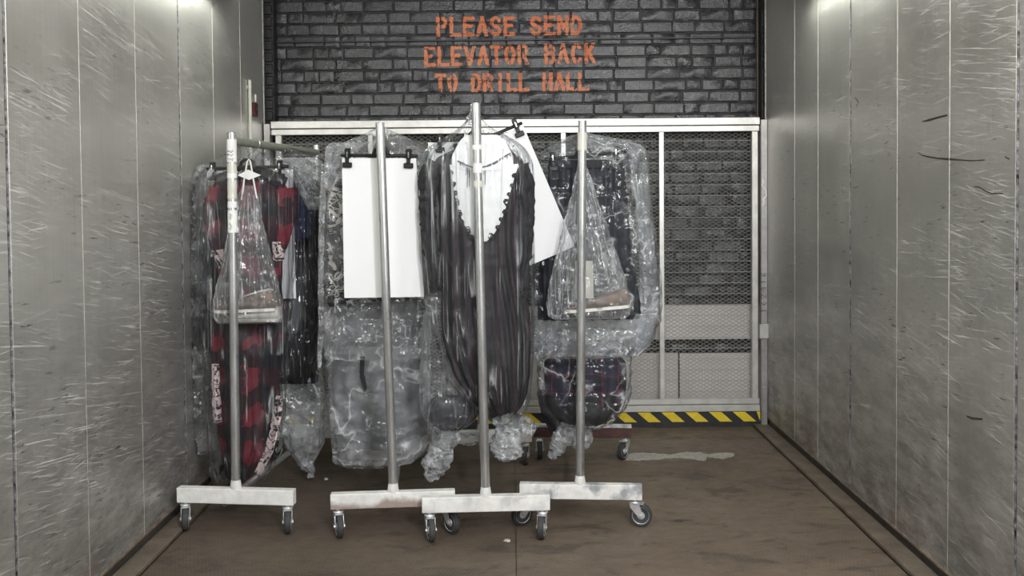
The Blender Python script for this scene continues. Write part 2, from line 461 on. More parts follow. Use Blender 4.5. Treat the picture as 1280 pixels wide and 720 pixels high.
M['zinc'] = simple('zinc_plate', C(0.70, 0.71, 0.73), 0.32, 0.65, 25, 0.2)
M['card'] = simple('white_card', C(0.84, 0.845, 0.86), 0.75)
M['label'] = simple('paper_label', C(0.80, 0.80, 0.79), 0.7, 0, 30, 0.06)
M['tape'] = simple('clear_tape', C(0.62, 0.61, 0.55), 0.25)
M['rail'] = simple('olive_rail_paint', C(0.25, 0.26, 0.215), 0.5, 0.2, 14, 0.15)
M['maroon'] = simple('maroon_bar_paint', C(0.085, 0.035, 0.032), 0.5, 0, 20, 0.3)
M['weldpaint'] = simple('white_weld_paint', C(0.72, 0.72, 0.71), 0.5, 0, 40, 0.15)

def emis(name, col, s):
    t = NT(name)
    return t.done(t.n('Emission', None, Color=col, Strength=s).outputs[0])
M['tube'] = emis('fluorescent_tube', C(0.97, 1.0, 0.91), 76.0)

# ------------------------------------------------------------------ setting
XL, XR, YB = -1.70, 1.752, 6.87
Y0 = -1.2
ZC = 3.16
PB = 0.066       # bottom of the wall sheets
def side_wall(name, side, X, seams, thin, mat):
    s = side      # -1 left, +1 right ; sheets face inwards
    xa, xb = (X, X + s * 0.10)
    root = obj(name, MB().box((min(X + s * 0.006, xb), Y0, 0), (max(X + s * 0.006, xb), YB, ZC)).out(), M['darksteel'], None, smooth=False)
    tag(root, kind='structure')
    cuts = sorted(seams + thin)
    for a, b in zip(cuts[:-1], cuts[1:]):
        ga = 0.009 if a in seams else 0.0015
        gb = 0.009 if b in seams else 0.0015
        lo, hi = sorted((X, X + s * 0.005))
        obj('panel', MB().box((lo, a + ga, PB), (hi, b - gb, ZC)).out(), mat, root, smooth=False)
    for y in thin:
        lo, hi = sorted((X - s * 0.0012, X + s * 0.005))
        obj('seam_strip', MB().box((lo, y - 0.0024, PB), (hi, y + 0.0024, ZC)).out(), M['seam'], root, smooth=False)
    for y in seams[:-1]:
        pts, rr = [], []
        n = 150
        for i in range(n + 1):
            z = PB + (ZC - PB) * i / n
            pts.append((X + s * 0.001, y + random.uniform(-0.0015, 0.0015), z)); rr.append(random.uniform(0.0035, 0.0065))
        obj('weld_bead', MB().sweep(pts, rr, 6).out(), M['weld'], root)
        lo, hi = sorted((X - s * 0.0015, X + s * 0.004))
        obj('cover_strip', MB().box((lo, y + 0.012, PB), (hi, y + 0.055, ZC), 0.001).out(), mat, root, smooth=False)
    # rusty lip along the foot of the sheets
    lo, hi = sorted((X - s * 0.004, X + s * 0.006))
    obj('lip', MB().box((lo, Y0, PB - 0.006), (hi, YB - 0.02, PB + 0.003)).out(), M['lip'], root, smooth=False)
    # bright folded end edge by the gate
    lo, hi = sorted((X - s * 0.004, X + s * 0.03))
    obj('end_flange', MB().box((lo, YB - 0.004, 0.02), (hi, YB + 0.018, ZC), 0.002).out(), M['seam'], root, smooth=False)
    # ledge on the floor
    lo, hi = sorted((X + s * 0.006, X - s * 0.095))
    bb = obj('baseboard_left' if s < 0 else 'baseboard_right', MB().box((lo, Y0, 0.0), (hi, YB - 0.03, 0.020), 0.003).out(), M['ledge'], None, smooth=False)
    tag(bb, kind='structure')
    return root
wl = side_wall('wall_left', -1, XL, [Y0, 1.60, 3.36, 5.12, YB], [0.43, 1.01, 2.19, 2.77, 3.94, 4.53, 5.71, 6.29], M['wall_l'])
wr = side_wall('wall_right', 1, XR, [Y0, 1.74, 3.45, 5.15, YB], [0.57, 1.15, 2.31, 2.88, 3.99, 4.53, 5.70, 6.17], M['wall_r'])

# long individual scuffs on the right wall
def scuff(px_list, w):
    pts = []
    for px, py in px_list:
        d = CR @ Vector(((px - 640) / F, (360 - py) / F + SY * 1280 / F, -1))
        k = (XR - 0.0006) / d.x
        pts.append(Vector((XR - 0.0006, d.y * k, H + d.z * k)))
    v, f = [], []
    n = len(pts)
    for i, p in enumerate(pts):
        t = (pts[min(i + 1, n - 1)] - pts[max(i - 1, 0)]).normalized(); a = Vector((0, -t.z, t.y))
        ww = w * (0.35 + 0.65 * math.sin(math.pi * (i + 0.5) / n)) * random.uniform(0.6, 1.2)
        v += [p + a * ww, p - a * ww]
    for i in range(n - 1): f.append((2 * i, 2 * i + 1, 2 * i + 3, 2 * i + 2))
    return obj('scuff_mark', (v, f), M['darksteel'], wr, smooth=False)
scuff([(1147, 190), (1152, 194), (1160, 196), (1172, 198), (1186, 199), (1200, 200), (1216, 201), (1231, 200)], 0.004)
scuff([(1153, 152), (1162, 150), (1172, 147), (1184, 144)], 0.006)
scuff([(1217, 233), (1224, 234), (1232, 239), (1240, 242), (1254, 242)], 0.003)
scuff([(1208, 520), (1215, 523), (1228, 524)], 0.005)
scuff([(1069, 122), (1073, 128), (1070, 133)], 0.006)
scuff([(1256, 196), (1262, 199), (1266, 202)], 0.004)

flr = obj('floor', MB().box((XL - 0.1, Y0, -0.12), (XR + 0.1, 8.2, -0.006)).out(), M['darksteel'], None, smooth=False)
tag(flr, kind='structure')
sx = fl(645, 690).x
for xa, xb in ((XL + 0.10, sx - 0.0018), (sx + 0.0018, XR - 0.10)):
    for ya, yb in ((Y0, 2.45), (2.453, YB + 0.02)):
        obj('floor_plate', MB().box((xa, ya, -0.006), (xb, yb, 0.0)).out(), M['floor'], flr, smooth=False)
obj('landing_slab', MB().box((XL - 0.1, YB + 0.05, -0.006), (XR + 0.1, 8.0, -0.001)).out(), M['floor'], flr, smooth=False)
# dried pale streak in front of the gate
M['dried'] = simple('dried_dust', C(0.40, 0.37, 0.34), 0.85, 0, 40, 0.25)
pp = [(772, 571), (790, 566), (812, 566), (838, 568), (856, 565), (874, 565), (884, 568), (897, 566), (916, 566), (918, 570), (904, 574), (892, 572), (884, 571), (880, 577), (872, 575), (850, 572), (826, 574), (800, 576), (780, 575)]
pp2 = []
for i_ in range(len(pp)):
    a_, b_ = pp[i_], pp[(i_ + 1) % len(pp)]
    for k_ in range(6):
        pp2.append((a_[0] + (b_[0] - a_[0]) * k_ / 6 + random.uniform(-1.2, 1.2), a_[1] + (b_[1] - a_[1]) * k_ / 6 + random.uniform(-0.55, 0.55)))
q = [fl(a_, b_, 0.0006) for a_, b_ in pp2]
bmx = bmesh.new(); bmx.faces.new([bmx.verts.new(p_) for p_ in q]); bmesh.ops.triangulate(bmx, faces=bmx.faces[:]); bmx.verts.index_update()
obj('dried_streak', ([tuple(p_.co) for p_ in bmx.verts], [tuple(p_.index for p_ in f_.verts) for f_ in bmx.faces]), M['dried'], flr, smooth=False); bmx.free()
ceil = obj('ceiling', MB().box((XL - 0.1, Y0, ZC), (XR + 0.1, YB - 0.02, ZC + 0.08)).out(), M['ceiling'], None, smooth=False)
tag(ceil, kind='structure')

# brick shaft wall behind the gate
YW = 7.06
wb = obj('wall_back', MB().box((-2.05, YW + 0.012, 0.0), (2.05, YW + 0.25, 3.75)).out(), M['mortar'], None, smooth=False)
tag(wb, kind='structure')
def brick_mesh(w, h, seed):
    """front face flat, rim broken and pushed back"""
    r = random.Random(seed); e = 0.006
    xs = [-w / 2, -w / 2 + e, -w / 6, w / 6, w / 2 - e, w / 2]; zs = [-h / 2, -h / 2 + e, h / 2 - e, h / 2]
    v, f = [], []
    for j, z in enumerate(zs):
        for i, x in enumerate(xs):
            rim = i in (0, 5) or j in (0, 3)
            v.append((x + (r.uniform(-.003, .003) if rim else r.uniform(-.0015, .0015)), r.uniform(0.003, 0.007) if rim else 0.0, z + (r.uniform(-.0025, .0025) if rim else 0)))
    for j in range(3):
        for i in range(5):
            f.append((j * 6 + i, j * 6 + i + 1, j * 6 + i + 7, j * 6 + i + 6))
    ring = [0, 1, 2, 3, 4, 5, 11, 17, 23, 22, 21, 20, 19, 18, 12, 6]
    n = len(v)
    for k in ring: v.append((v[k][0], 0.022, v[k][2]))
    for k in range(16):
        k2 = (k + 1) % 16; f.append((ring[k2], ring[k], n + k, n + k2))
    return v, f
BH, CH = 0.0735, 0.0815
WID = [0.205, 0.185, 0.225, 0.10, 0.15]
bank = {w: [mesh_only('brick', brick_mesh(w, BH, int(w * 1000) + k), M['brick']) for k in range(3)] for w in WID}
BRICKS = []
ztop = at(640, 0, YW).z + 0.06
z = at(640, 150, YW).z - 0.09
rb = random.Random(11)
lowv = MB()
zz = z
row = 0
while zz < ztop:
    x = -1.80 + rb.uniform(-0.15, 0)
    while x < 1.80:
        w = rb.choice([0.205, 0.205, 0.205, 0.185, 0.225, 0.10, 0.15] if row % 4 else [0.10, 0.10, 0.15, 0.205, 0.225])
        dy = rb.uniform(-0.004, 0.003)
        link_copy(rb.choice(bank[w]), 'brick', wb, Vector((x + w / 2, YW + dy, zz)) - WPOS[wb.name], (rb.uniform(-0.035, 0.035), 0, rb.uniform(-0.014, 0.014)))
        BRICKS.append((x, x + w, zz - BH / 2, zz + BH / 2, YW + dy))
        x += w + 0.0075
    zz += CH; row += 1
zz = z - CH; row = 0
while zz > 0.04:
    x = -1.80 + rb.uniform(-0.15, 0)
    while x < 1.80:
        w = rb.choice(WID)
        v, f = brick_mesh(w, BH, rb.randint(0, 9999))
        lowv.add(v, f, Matrix.Translation((x + w / 2, YW + rb.uniform(-0.004, 0.003), zz)))
        x += w + 0.0075
    zz -= CH
o = obj('bricks', lowv.out(), M['brick'], wb, sharp=35); o['kind'] = 'stuff'
# iron flat that crosses the bricks
a, b = at(325, 53.5, YW), at(965, 47, YW)
t2 = MB(); ang = math.atan2(b.z - a.z, b.x - a.x)
t2.box((-0.02, -0.030, -0.006), ((b - a).length + 0.1, 0.012, 0.006), 0.001, Matrix.Translation(a) @ Matrix.Rotation(-ang, 4, 'Y'))
tag(obj('trim_1', t2.out(), M['hazblack'], None, smooth=False), kind='structure')

# ---- the painted words, laid on brick and joint alike
ARC = lambda cx, cy, rx, ry, a0, a1, n=8: [(cx + rx * math.cos(math.radians(a0 + (a1 - a0) * i / n)), cy + ry * math.sin(math.radians(a0 + (a1 - a0) * i / n))) for i in range(n + 1)]
# glyphs on a 0..1 by 0..1 box, stroke width 0.26 of the width; y up. (strokes, gaps)
G = {
 'P': ([[(.13, 0), (.13, 1)], [(.13, .93), (.62, .93)] + ARC(.62, .72, .24, .21, 90, -90) + [(.13, .51)]], [(.30, .42, .44, 1.1)]),
 'L': ([[(.13, 0), (.13, 1)], [(.13, .07), (.95, .07)]], []),
 'E': ([[(.13, 0), (.13, 1)], [(.13, .07), (.92, .07)], [(.13, .93), (.92, .93)], [(.13, .52), (.72, .52)]], []),
 'A': ([[(.08, 0), (.5, 1.0), (.92, 0)], [(.25, .33), (.75, .33)]], [(.46, .2, .54, .5)]),
 'S': ([ARC(.5, .72, .37, .21, 20, 180) + ARC(.5, .72, .37, .21, 180, 270, 5) + ARC(.5, .28, .37, .21, 90, -180, 12)], []),
 'N': ([[(.13, 0), (.13, 1)], [(.87, 0), (.87, 1)], [(.13, .97), (.87, .03)]], []),
 'D': ([[(.13, 0), (.13, 1)], [(.13, .93), (.5, .93)] + ARC(.5, .5, .37, .43, 90, -90, 12) + [(.13, .07)]], []),
 'V': ([[(.08, 1), (.5, 0.04), (.92, 1)]], []),
 'T': ([[(.5, 0), (.5, 1)], [(.02, .93), (.98, .93)]], []),
 'O': ([ARC(.5, .5, .37, .44, 0, 360, 20)], [(.44, .75, .56, 1.1), (.44, -.1, .56, .25)]),
 'R': ([[(.13, 0), (.13, 1)], [(.13, .93), (.6, .93)] + ARC(.6, .73, .25, .20, 90, -90) + [(.13, .53)], [(.5, .53), (.88, 0)]], [(.30, .42, .42, 1.1)]),
 'B': ([[(.13, 0), (.13, 1)], [(.13, .93), (.6, .93)] + ARC(.6, .735, .24, .195, 90, -90) + [(.13, .54)], [(.6, .54)] + ARC(.6, .305, .27, .235, 90, -90) + [(.13, .07)]], [(.30, .8, .42, 1.1), (.30, -.1, .42, .2)]),
 'C': ([ARC(.52, .5, .38, .44, 42, 318, 18)], [(.46, .75, .57, 1.1), (.46, -.1, .57, .25)]),
 'K': ([[(.13, 0), (.13, 1)], [(.88, 1), (.25, .48)], [(.4, .58), (.9, 0)]], []),
 'I': ([[(.5, 0), (.5, 1)]], []),
 'H': ([[(.13, 0), (.13, 1)], [(.87, 0), (.87, 1)], [(.13, .5), (.87, .5)]], [(.44, .3, .56, .7)]),
}
def surf_y(x, z):
    for x0, x1, z0, z1, y in BRICKS:
        if x0 <= x <= x1 and z0 <= z <= z1:
            m = min(x - x0, x1 - x, z - z0, z1 - z)
            return y - 0.0028 + (max(0, 0.006 - m) * 0.9)
    return YW + 0.0095
def segd(px, py, a, b):
    ax, ay = a; bx, by = b
    dx, dy = bx - ax, by - ay; L = dx * dx + dy * dy
    k = 0 if L == 0 else max(0, min(1, ((px - ax) * dx + (py - ay) * dy) / L))
    return math.hypot(px - ax - dx * k, py - ay - dy * k)
def paint_letter(ch, pa, pb, hgt):
    """pa: lower-left point, pb: lower-right point (world), hgt: letter height in metres"""
    w = (pb - pa).length; ux = (pb - pa).normalized(); uz = Vector((-ux.z, 0, ux.x))
    strokes, gaps = G[ch]
    cell = 0.0034; nx, nz = int(w / cell) + 4, int(hgt / cell) + 4
    sw = 0.0128
    segs = [[(x * w, y * hgt) for x, y in s] for s in strokes]
    gl = [(a * w, b * hgt, c * w, d * hgt) for a, b, c, d in gaps]
    v, f = [], []
    for i in range(-3, nx):
        for j in range(-3, nz):
            cx, cz = (i + .5) * cell, (j + .5) * cell
            d = min(segd(cx, cz, s[k], s[k + 1]) for s in segs for k in range(len(s) - 1))
            wob = 0.0035 * float(vnoise((pa.x + cx) * 90, (pa.z + cz) * 90, 0.0, 5))
            if d > sw + wob: continue
            if cz < -0.004 or cz > hgt + 0.004: continue
            if any(a < cx < c and b < cz < e for a, b, c, e in gl): continue
            if float(vnoise((pa.x + cx) * 60, (pa.z + cz) * 60, 3.0, 9)) > 0.68: continue
            p = pa + ux * cx + uz * cz
            y = surf_y(p.x, p.z)
            n = len(v); hc = cell / 2
            for sx_, sz_ in ((-1, -1), (1, -1), (1, 1), (-1, 1)):
                q = p + ux * hc * sx_ + uz * hc * sz_
                v.append((q.x, y, q.z))
            f.append((n, n + 1, n + 2, n + 3))
    return obj('painted_letter', (v, f), M['sign'], wb, smooth=False)
def paint_line(text, xl, xr, ybl, ybr, hpx):
    pitch = (xr - xl) / (len(text) - 0.22)
    hgt = hpx / (F / YW)
    for i, ch in enumerate(text):
        if ch == ' ': continue
        x0 = xl + pitch * i; x1 = x0 + pitch * 0.78
        f0 = (x0 - xl) / (xr - xl); f1 = (x1 - xl) / (xr - xl)
        paint_letter(ch, at(x0, ybl + (ybr - ybl) * f0, YW), at(x1, ybl + (ybr - ybl) * f1, YW), hgt)
paint_line('PLEASE SEND', 546, 727, 45.5, 43, 23)
paint_line('ELEVATOR BACK', 531, 744, 83, 78.5, 24)
paint_line('TO DRILL HALL', 545, 735, 115, 113, 22)

# pale boards of the landing seen through the mesh
def board(label, x0, x1, y0, y1, Y):
    a, b = at(x0, y1, Y), at(x1, y0, Y)
    return tag(obj('board', MB().box((a.x, Y, max(a.z, 0.0)), (b.x, Y + 0.018, b.z), 0.002).out(), M['board'], None, smooth=False), label, 'board', 'boards behind the gate')
board('pale grey board behind the gate mesh, the upper of the three', 560, 948, 381, 427, 6.99)
board('pale grey board low behind the gate mesh, on the side toward the racks', 560, 847.5, 441, 534, 6.99)
board('pale grey board low behind the gate mesh, in the corner by the right wall', 850, 948, 441, 534, 6.99)

# ------------------------------------------------------------------ the car gate
gz = lambda py, px=700: at(px, py, YB).z
gx = lambda px, py=300: at(px, py, YB).x
GL, GR = gx(342), gx(948.5)
gate = empty('mesh_gate', ((GL + GR) / 2, YB, 0.02), 0, 'silver metal elevator gate filled with wire mesh across the far end', 'gate')
def gpart(name, x0, x1, z0, z1, y0=-0.02, y1=0.02, mat='gate', bev=0.003):
    return obj(name, MB().box((x0, YB + y0, z0), (x1, YB + y1, z1), bev).out(), M[mat], gate, smooth=False)
zt = gz(149.5, 650); zb1 = gz(498, 860); zs1 = gz(513.5, 860); zs0 = gz(526, 860); zb0 = gz(534, 860)
gpart('top_beam', GL, GR, zt - 0.050, zt, -0.035, 0.02)
gpart('top_beam', GL, GR, zt - 0.094, zt - 0.054)
gpart('bottom_beam', GL, GR, zb1 - 0.038, zb1)
gpart('bottom_beam', GL, GR, zs1, zb1 - 0.042, -0.035, 0.02)
SX = [348.5, 463, 583, 704, 826, 943]
SXW = [gx(p, 165) if p != 826 else gx(827, 330) for p in SX]
for k, x in enumerate(SXW):
    w = 0.021 if k in (0, 5) else 0.017
    gpart('stile', x - w, x + w, zb1, zt - 0.094, -0.016, 0.016)
# zig-zag strands of the infill
mz0, mz1 = zb1 + 0.002, zt - 0.094
mm = MB()
pitch, step, amp, th = 0.0225, 0.0130, 0.0098, 0.0025
nz_ = int((mz1 - mz0) / step)
mv, mf = [], []
nx_ = int((GR - GL - 0.05) / pitch)
for i in range(nx_):
    x = GL + 0.03 + i * pitch
    base = len(mv)
    for j in range(nz_ + 1):
        xx = x + amp * (1 if ((j + i) % 2) else -1); zc = mz0 + j * step
        mv += [(xx - th, YB, zc), (xx, YB - th * 1.3, zc), (xx + th, YB, zc)]
    for j in range(nz_):
        a = base + 3 * j; b = a + 3
        mf += [(a, a + 1, b + 1, b), (a + 1, a + 2, b + 2, b + 1), (a + 2, a, b, b + 2)]
o = obj('mesh_infill', (mv, mf), M['mesh'], gate, smooth=False); o['kind'] = 'stuff'
zz = mz0 + 0.0755 * 0.6
while zz < mz1:
    obj('cross_wire', MB().sweep([(GL + 0.02, YB - 0.004, zz), (GR - 0.02, YB - 0.004, zz)], 0.0020, 5).out(), M['wire'], gate)
    zz += 0.0755
gpart('bumper', GL, GR, zb0, zs1 - 0.002, -0.03, 0.02, 'hazblack')
sp = (gx(910, 520) - gx(821, 520)) / 3
wdt = sp * 0.52; x = gx(796, 520)
while x > GL + 0.05: x -= sp
while x < GR:
    z1s, z0s = zs1 - 0.003, zs0; sl = sp * 0.62
    q = [(x, z1s), (x + wdt, z1s), (x + wdt + sl * 0.75, z0s), (x + sl * 0.75, z0s)]
    q = [(min(max(a, GL), GR), b) for a, b in q]
    if q[1][0] - q[0][0] > 0.01 or q[2][0] - q[3][0] > 0.01:
        v = [(a, YB - 0.0325, b) for a, b in q] + [(a, YB - 0.029, b) for a, b in q]
        obj('yellow_stripe', (v, [(0, 3, 2, 1), (4, 5, 6, 7), (0, 1, 5, 4), (1, 2, 6, 5), (2, 3, 7, 6), (3, 0, 4, 7)]), M['yellow'], gate, smooth=False)
    x += sp

# guide channels either side of the gate
def channel(name, px0, px1):
    x0, x1 = gx(px0), gx(px1)
    c = obj(name, MB().box((x0, YB - 0.05, 0.0), (x1, YB + 0.03, gz(150, 950)), 0.002).out(), M['jamb'], None, smooth=False)
    tag(c, kind='structure')
    return c
jl = channel('trim_2', 334, 341.5)
jr = channel('trim_3', 949.2, 957)
obj('side_plate', MB().box((gx(950), YB - 0.062, 0.0), (gx(956), YB - 0.05, gz(484)), 0.002).out(), M['jamb'], jr, smooth=False)
obj('latch_plate', MB().box((gx(946.5), YB - 0.066, gz(424)), (gx(958), YB - 0.05, gz(406)), 0.003).out(), M['gate'], jr, smooth=False)
# thin lift rail that carries on up the shaft
obj('lift_rail', MB().box((gx(947.5), YB + 0.03, gz(150)), (gx(949.4), YB + 0.05, 3.4)).out(), M['railrust'], jr, smooth=False)
# black painted returns of the shaft either side of the bricks
for nm, p0, p1 in (('trim_4', 330, 343), ('trim_5', 951, 960)):
    t4 = MB(); nn = 40
    x0, x1 = at(p0, 60, 6.97).x, at(p1, 60, 6.97).x
    t4.box((x0, 6.95, gz(150)), (x1, YW + 0.012, 3.7), 0.004)
    for k in range(26):
        zc_ = gz(150) + 0.05 + k * 0.0815
        t4.box((x0 + 0.004 + random.uniform(0, .01), 6.935 + random.uniform(0, .008), zc_ - 0.033), (x1 - 0.004 - random.uniform(0, .008), 6.96, zc_ + 0.033), 0.006)
    tag(obj(nm, t4.out(), M['mortar'], None, smooth=False), kind='structure')
# handwritten number up the right channel and a white squiggle above it
DIG = {'1': [[(.3, .8), (.55, 1), (.5, 0)]], '6': [[(.8, 1), (.35, .7), (.2, .35), (.4, 0), (.75, .1), (.75, .4), (.25, .4)]],
       '2': [[(.1, .8), (.45, 1), (.8, .75), (.5, .4), (.1, 0), (.9, .05)]], '9': [[(.75, .7), (.5, 1), (.2, .75), (.4, .5), (.75, .7), (.7, 0)]]}
mb = MB(); yy = YB - 0.0508
base = Vector((gx(955.2), yy, gz(393)))
for i, ch in enumerate('162916'):
    for s in DIG[ch]:
        pts = [base + Vector((-y * 0.036, 0, (i * 0.80 + x * 0.62) * 0.062)) for x, y in s]
        mb.sweep(pts, 0.0022, 5, flat=0.4)
obj('marker_writing', mb.out(), M['ink'], jr)
pts = [Vector((gx(a), yy, gz(b))) for a, b in ((951, 226), (952, 230), (950, 234), (953, 236), (955, 241), (955.5, 247), (952, 251), (952.5, 256), (951, 259))]
obj('chalk_squiggle', MB().sweep(pts, [0.006, 0.008, 0.004, 0.004, 0.004, 0.004, 0.007, 0.004, 0.005], 6, flat=0.3).out(), M['white_mark'], jr)

# ------------------------------------------------------------------ wall fittings
def wallpt(px, py, X):
    d = CR @ Vector(((px - 640) / F, (360 - py) / F + SY * 1280 / F, -1)); k = X / d.x
    return Vector((X, d.y * k, H + d.z * k))
c0, c1 = wallpt(309.5, 100, XL), wallpt(309, 190, XL)
cd = empty('conduit_pipe', (XL + 0.013, c0.y, 1.2), 0, 'thin pale conduit pipe running down the left wall beside the gate', 'pipe')
obj('pipe', MB().sweep([(XL + 0.013, c0.y, 1.2), (XL + 0.013, c0.y, c0.z)], 0.011, 10).out(), M['conduit'], cd)
for zc in (c0.z - 0.05, c1.z + 0.05):
    obj('pipe_clip', MB().box((XL, c0.y - 0.03, zc - 0.012), (XL + 0.006, c0.y + 0.03, zc + 0.012), 0.002).out(), M['seam'], cd, smooth=False)
s0 = wallpt(317.5, 137, XL)
sw = empty('alarm_switch', (XL, s0.y, s0.z - 0.07), 0, 'small dark red switch box on the left wall beside the gate', 'switch')
obj('box', MB().box((XL, s0.y - 0.045, s0.z - 0.045), (XL + 0.016, s0.y + 0.045, s0.z + 0.045), 0.004).out(), M['red'], sw, smooth=False)
obj('button', MB().lathe([(0.014, 0), (0.014, 0.006), (0.010, 0.009)], Matrix.Translation((XL + 0.016, s0.y, s0.z)) @ Matrix.Rotation(math.pi / 2, 4, 'Y'), 14).out(), M['railrust'], sw)
obj('stub', MB().sweep([(XL + 0.01, s0.y, s0.z + 0.05), (XL + 0.01, s0.y, s0.z + 0.10)], 0.008, 8).out(), M['conduit'], sw)

def fixture(s, X, y0, y1, zc, label):
    r = empty('wall_lamp', (X - s * 0.07, (y0 + y1) / 2, zc), 0, label, 'lamp', 'fluorescent lamps on the walls')
    v = MB()
    # housing: a tilted trough, closed ends
    prof = [(0.0, 0.10), (0.0, 0.0), (0.030, -0.022), (0.085, -0.022), (0.150, 0.055), (0.150, 0.10)]
    vs, fs = [], []
    for y in (y0, y1):
        for a, b in prof: vs.append((X - s * a, y, zc + b))
    n = len(prof)
    for k in range(n):
        k2 = (k + 1) % n
        if k == 3: continue            # the slanted face is the open diffuser side
        fs.append((k, k2, n + k2, n + k))
    fs.append(tuple(range(n))); fs.append(tuple(n + k for k in range(n)))
    obj('housing', (vs, fs), M['plastic_grey'], r, smooth=False)
    obj('tube', MB().sweep([(X - s * 0.120, y0 + 0.02, zc + 0.008), (X - s * 0.120, y1 - 0.02, zc + 0.008)], 0.014, 10).out(), M['tube'], r)
    for y in (y0 + 0.012, y1 - 0.012):
        obj('lamp_holder', MB().box((min(X - s * 0.100, X - s * 0.140), y - 0.008, zc - 0.012), (max(X - s * 0.100, X - s * 0.140), y + 0.008, zc + 0.03), 0.002).out(), M['label'], r, smooth=False)
    return r
lz = wallpt(300, 8, XL + 0.07).z
fixture(-1, XL, 4.55, 5.80, lz + 0.02, 'fluorescent lamp end at the top of the left wall')
fixture(1, XR, 4.55, 5.85, lz + 0.03, 'fluorescent lamp high on the right wall, near the gate')
fixture(-1, XL, 2.2, 3.5, lz + 0.02, 'fluorescent lamp high on the left wall, nearer the camera')
fixture(1, XR, 2.2, 3.5, lz + 0.03, 'fluorescent lamp high on the right wall, nearer the camera')

# ------------------------------------------------------------------ clothes racks
CASTER_R = 0.055
def caster_meshes():
    tyre = MB().lathe([(0.036, -0.0125), (0.044, -0.0145), (0.049, -0.011), (0.050, -0.004), (0.050, 0.004), (0.049, 0.011), (0.044, 0.0145), (0.036, 0.0125)], Matrix.Rotation(math.pi / 2, 4, 'X'), 28)
    hub = MB().lathe([(0.008, -0.016), (0.016, -0.015), (0.020, -0.009), (0.034, -0.011), (0.0375, -0.0145), (0.0375, 0.0145), (0.034, 0.011), (0.020, 0.009), (0.016, 0.015), (0.008, 0.016)], Matrix.Rotation(math.pi / 2, 4, 'X'), 20)
    axle = MB().lathe([(0.0065, -0.026), (0.009, -0.0255), (0.009, -0.022), (0.005, -0.021), (0.005, 0.021), (0.009, 0.022), (0.009, 0.0255), (0.0065, 0.026)], Matrix.Rotation(math.pi / 2, 4, 'X'), 10)
    # fork: two cheeks that rake back to the axle, a crown, and the swivel race
    fk = MB()
    for s in (-1, 1):
        y0, y1 = sorted((s * 0.0185, s * 0.0215))
        pts = [(0.006, 0.058), (0.030, 0.061), (0.053, 0.058), (0.050, 0.040), (0.011, -0.008), (0.001, -0.012), (-0.010, -0.006), (-0.010, 0.006)]
        n = len(pts)
        v = [(a, y0, b) for a, b in pts] + [(a, y1, b) for a, b in pts]
        f = [tuple(range(n)), tuple(range(2 * n - 1, n - 1, -1))] + [(k, n + k, n + (k + 1) % n, (k + 1) % n) for k in range(n)]
        fk.add(v, f)
    fk.box((-0.014, -0.0215, 0.056), (0.054, 0.0215, 0.060), 0.001)
    fk.lathe([(0.012, 0.060), (0.025, 0.060), (0.027, 0.064), (0.024, 0.069), (0.012, 0.070)], Matrix.Translation((0.030, 0, 0)), 20)
    fk.lathe([(0.010, 0.068), (0.010, 0.078)], Matrix.Translation((0.030, 0, 0)), 12)
    return (mesh_only('tyre', tyre.out(), M['rubber']), mesh_only('wheel_hub', hub.out(), M['zinc']),
            mesh_only('axle', axle.out(), M['zinc']), mesh_only('caster', fk.out(), M['zinc'], True, 30))
ME_TYRE, ME_HUB, ME_AXLE, ME_FORK = caster_meshes()

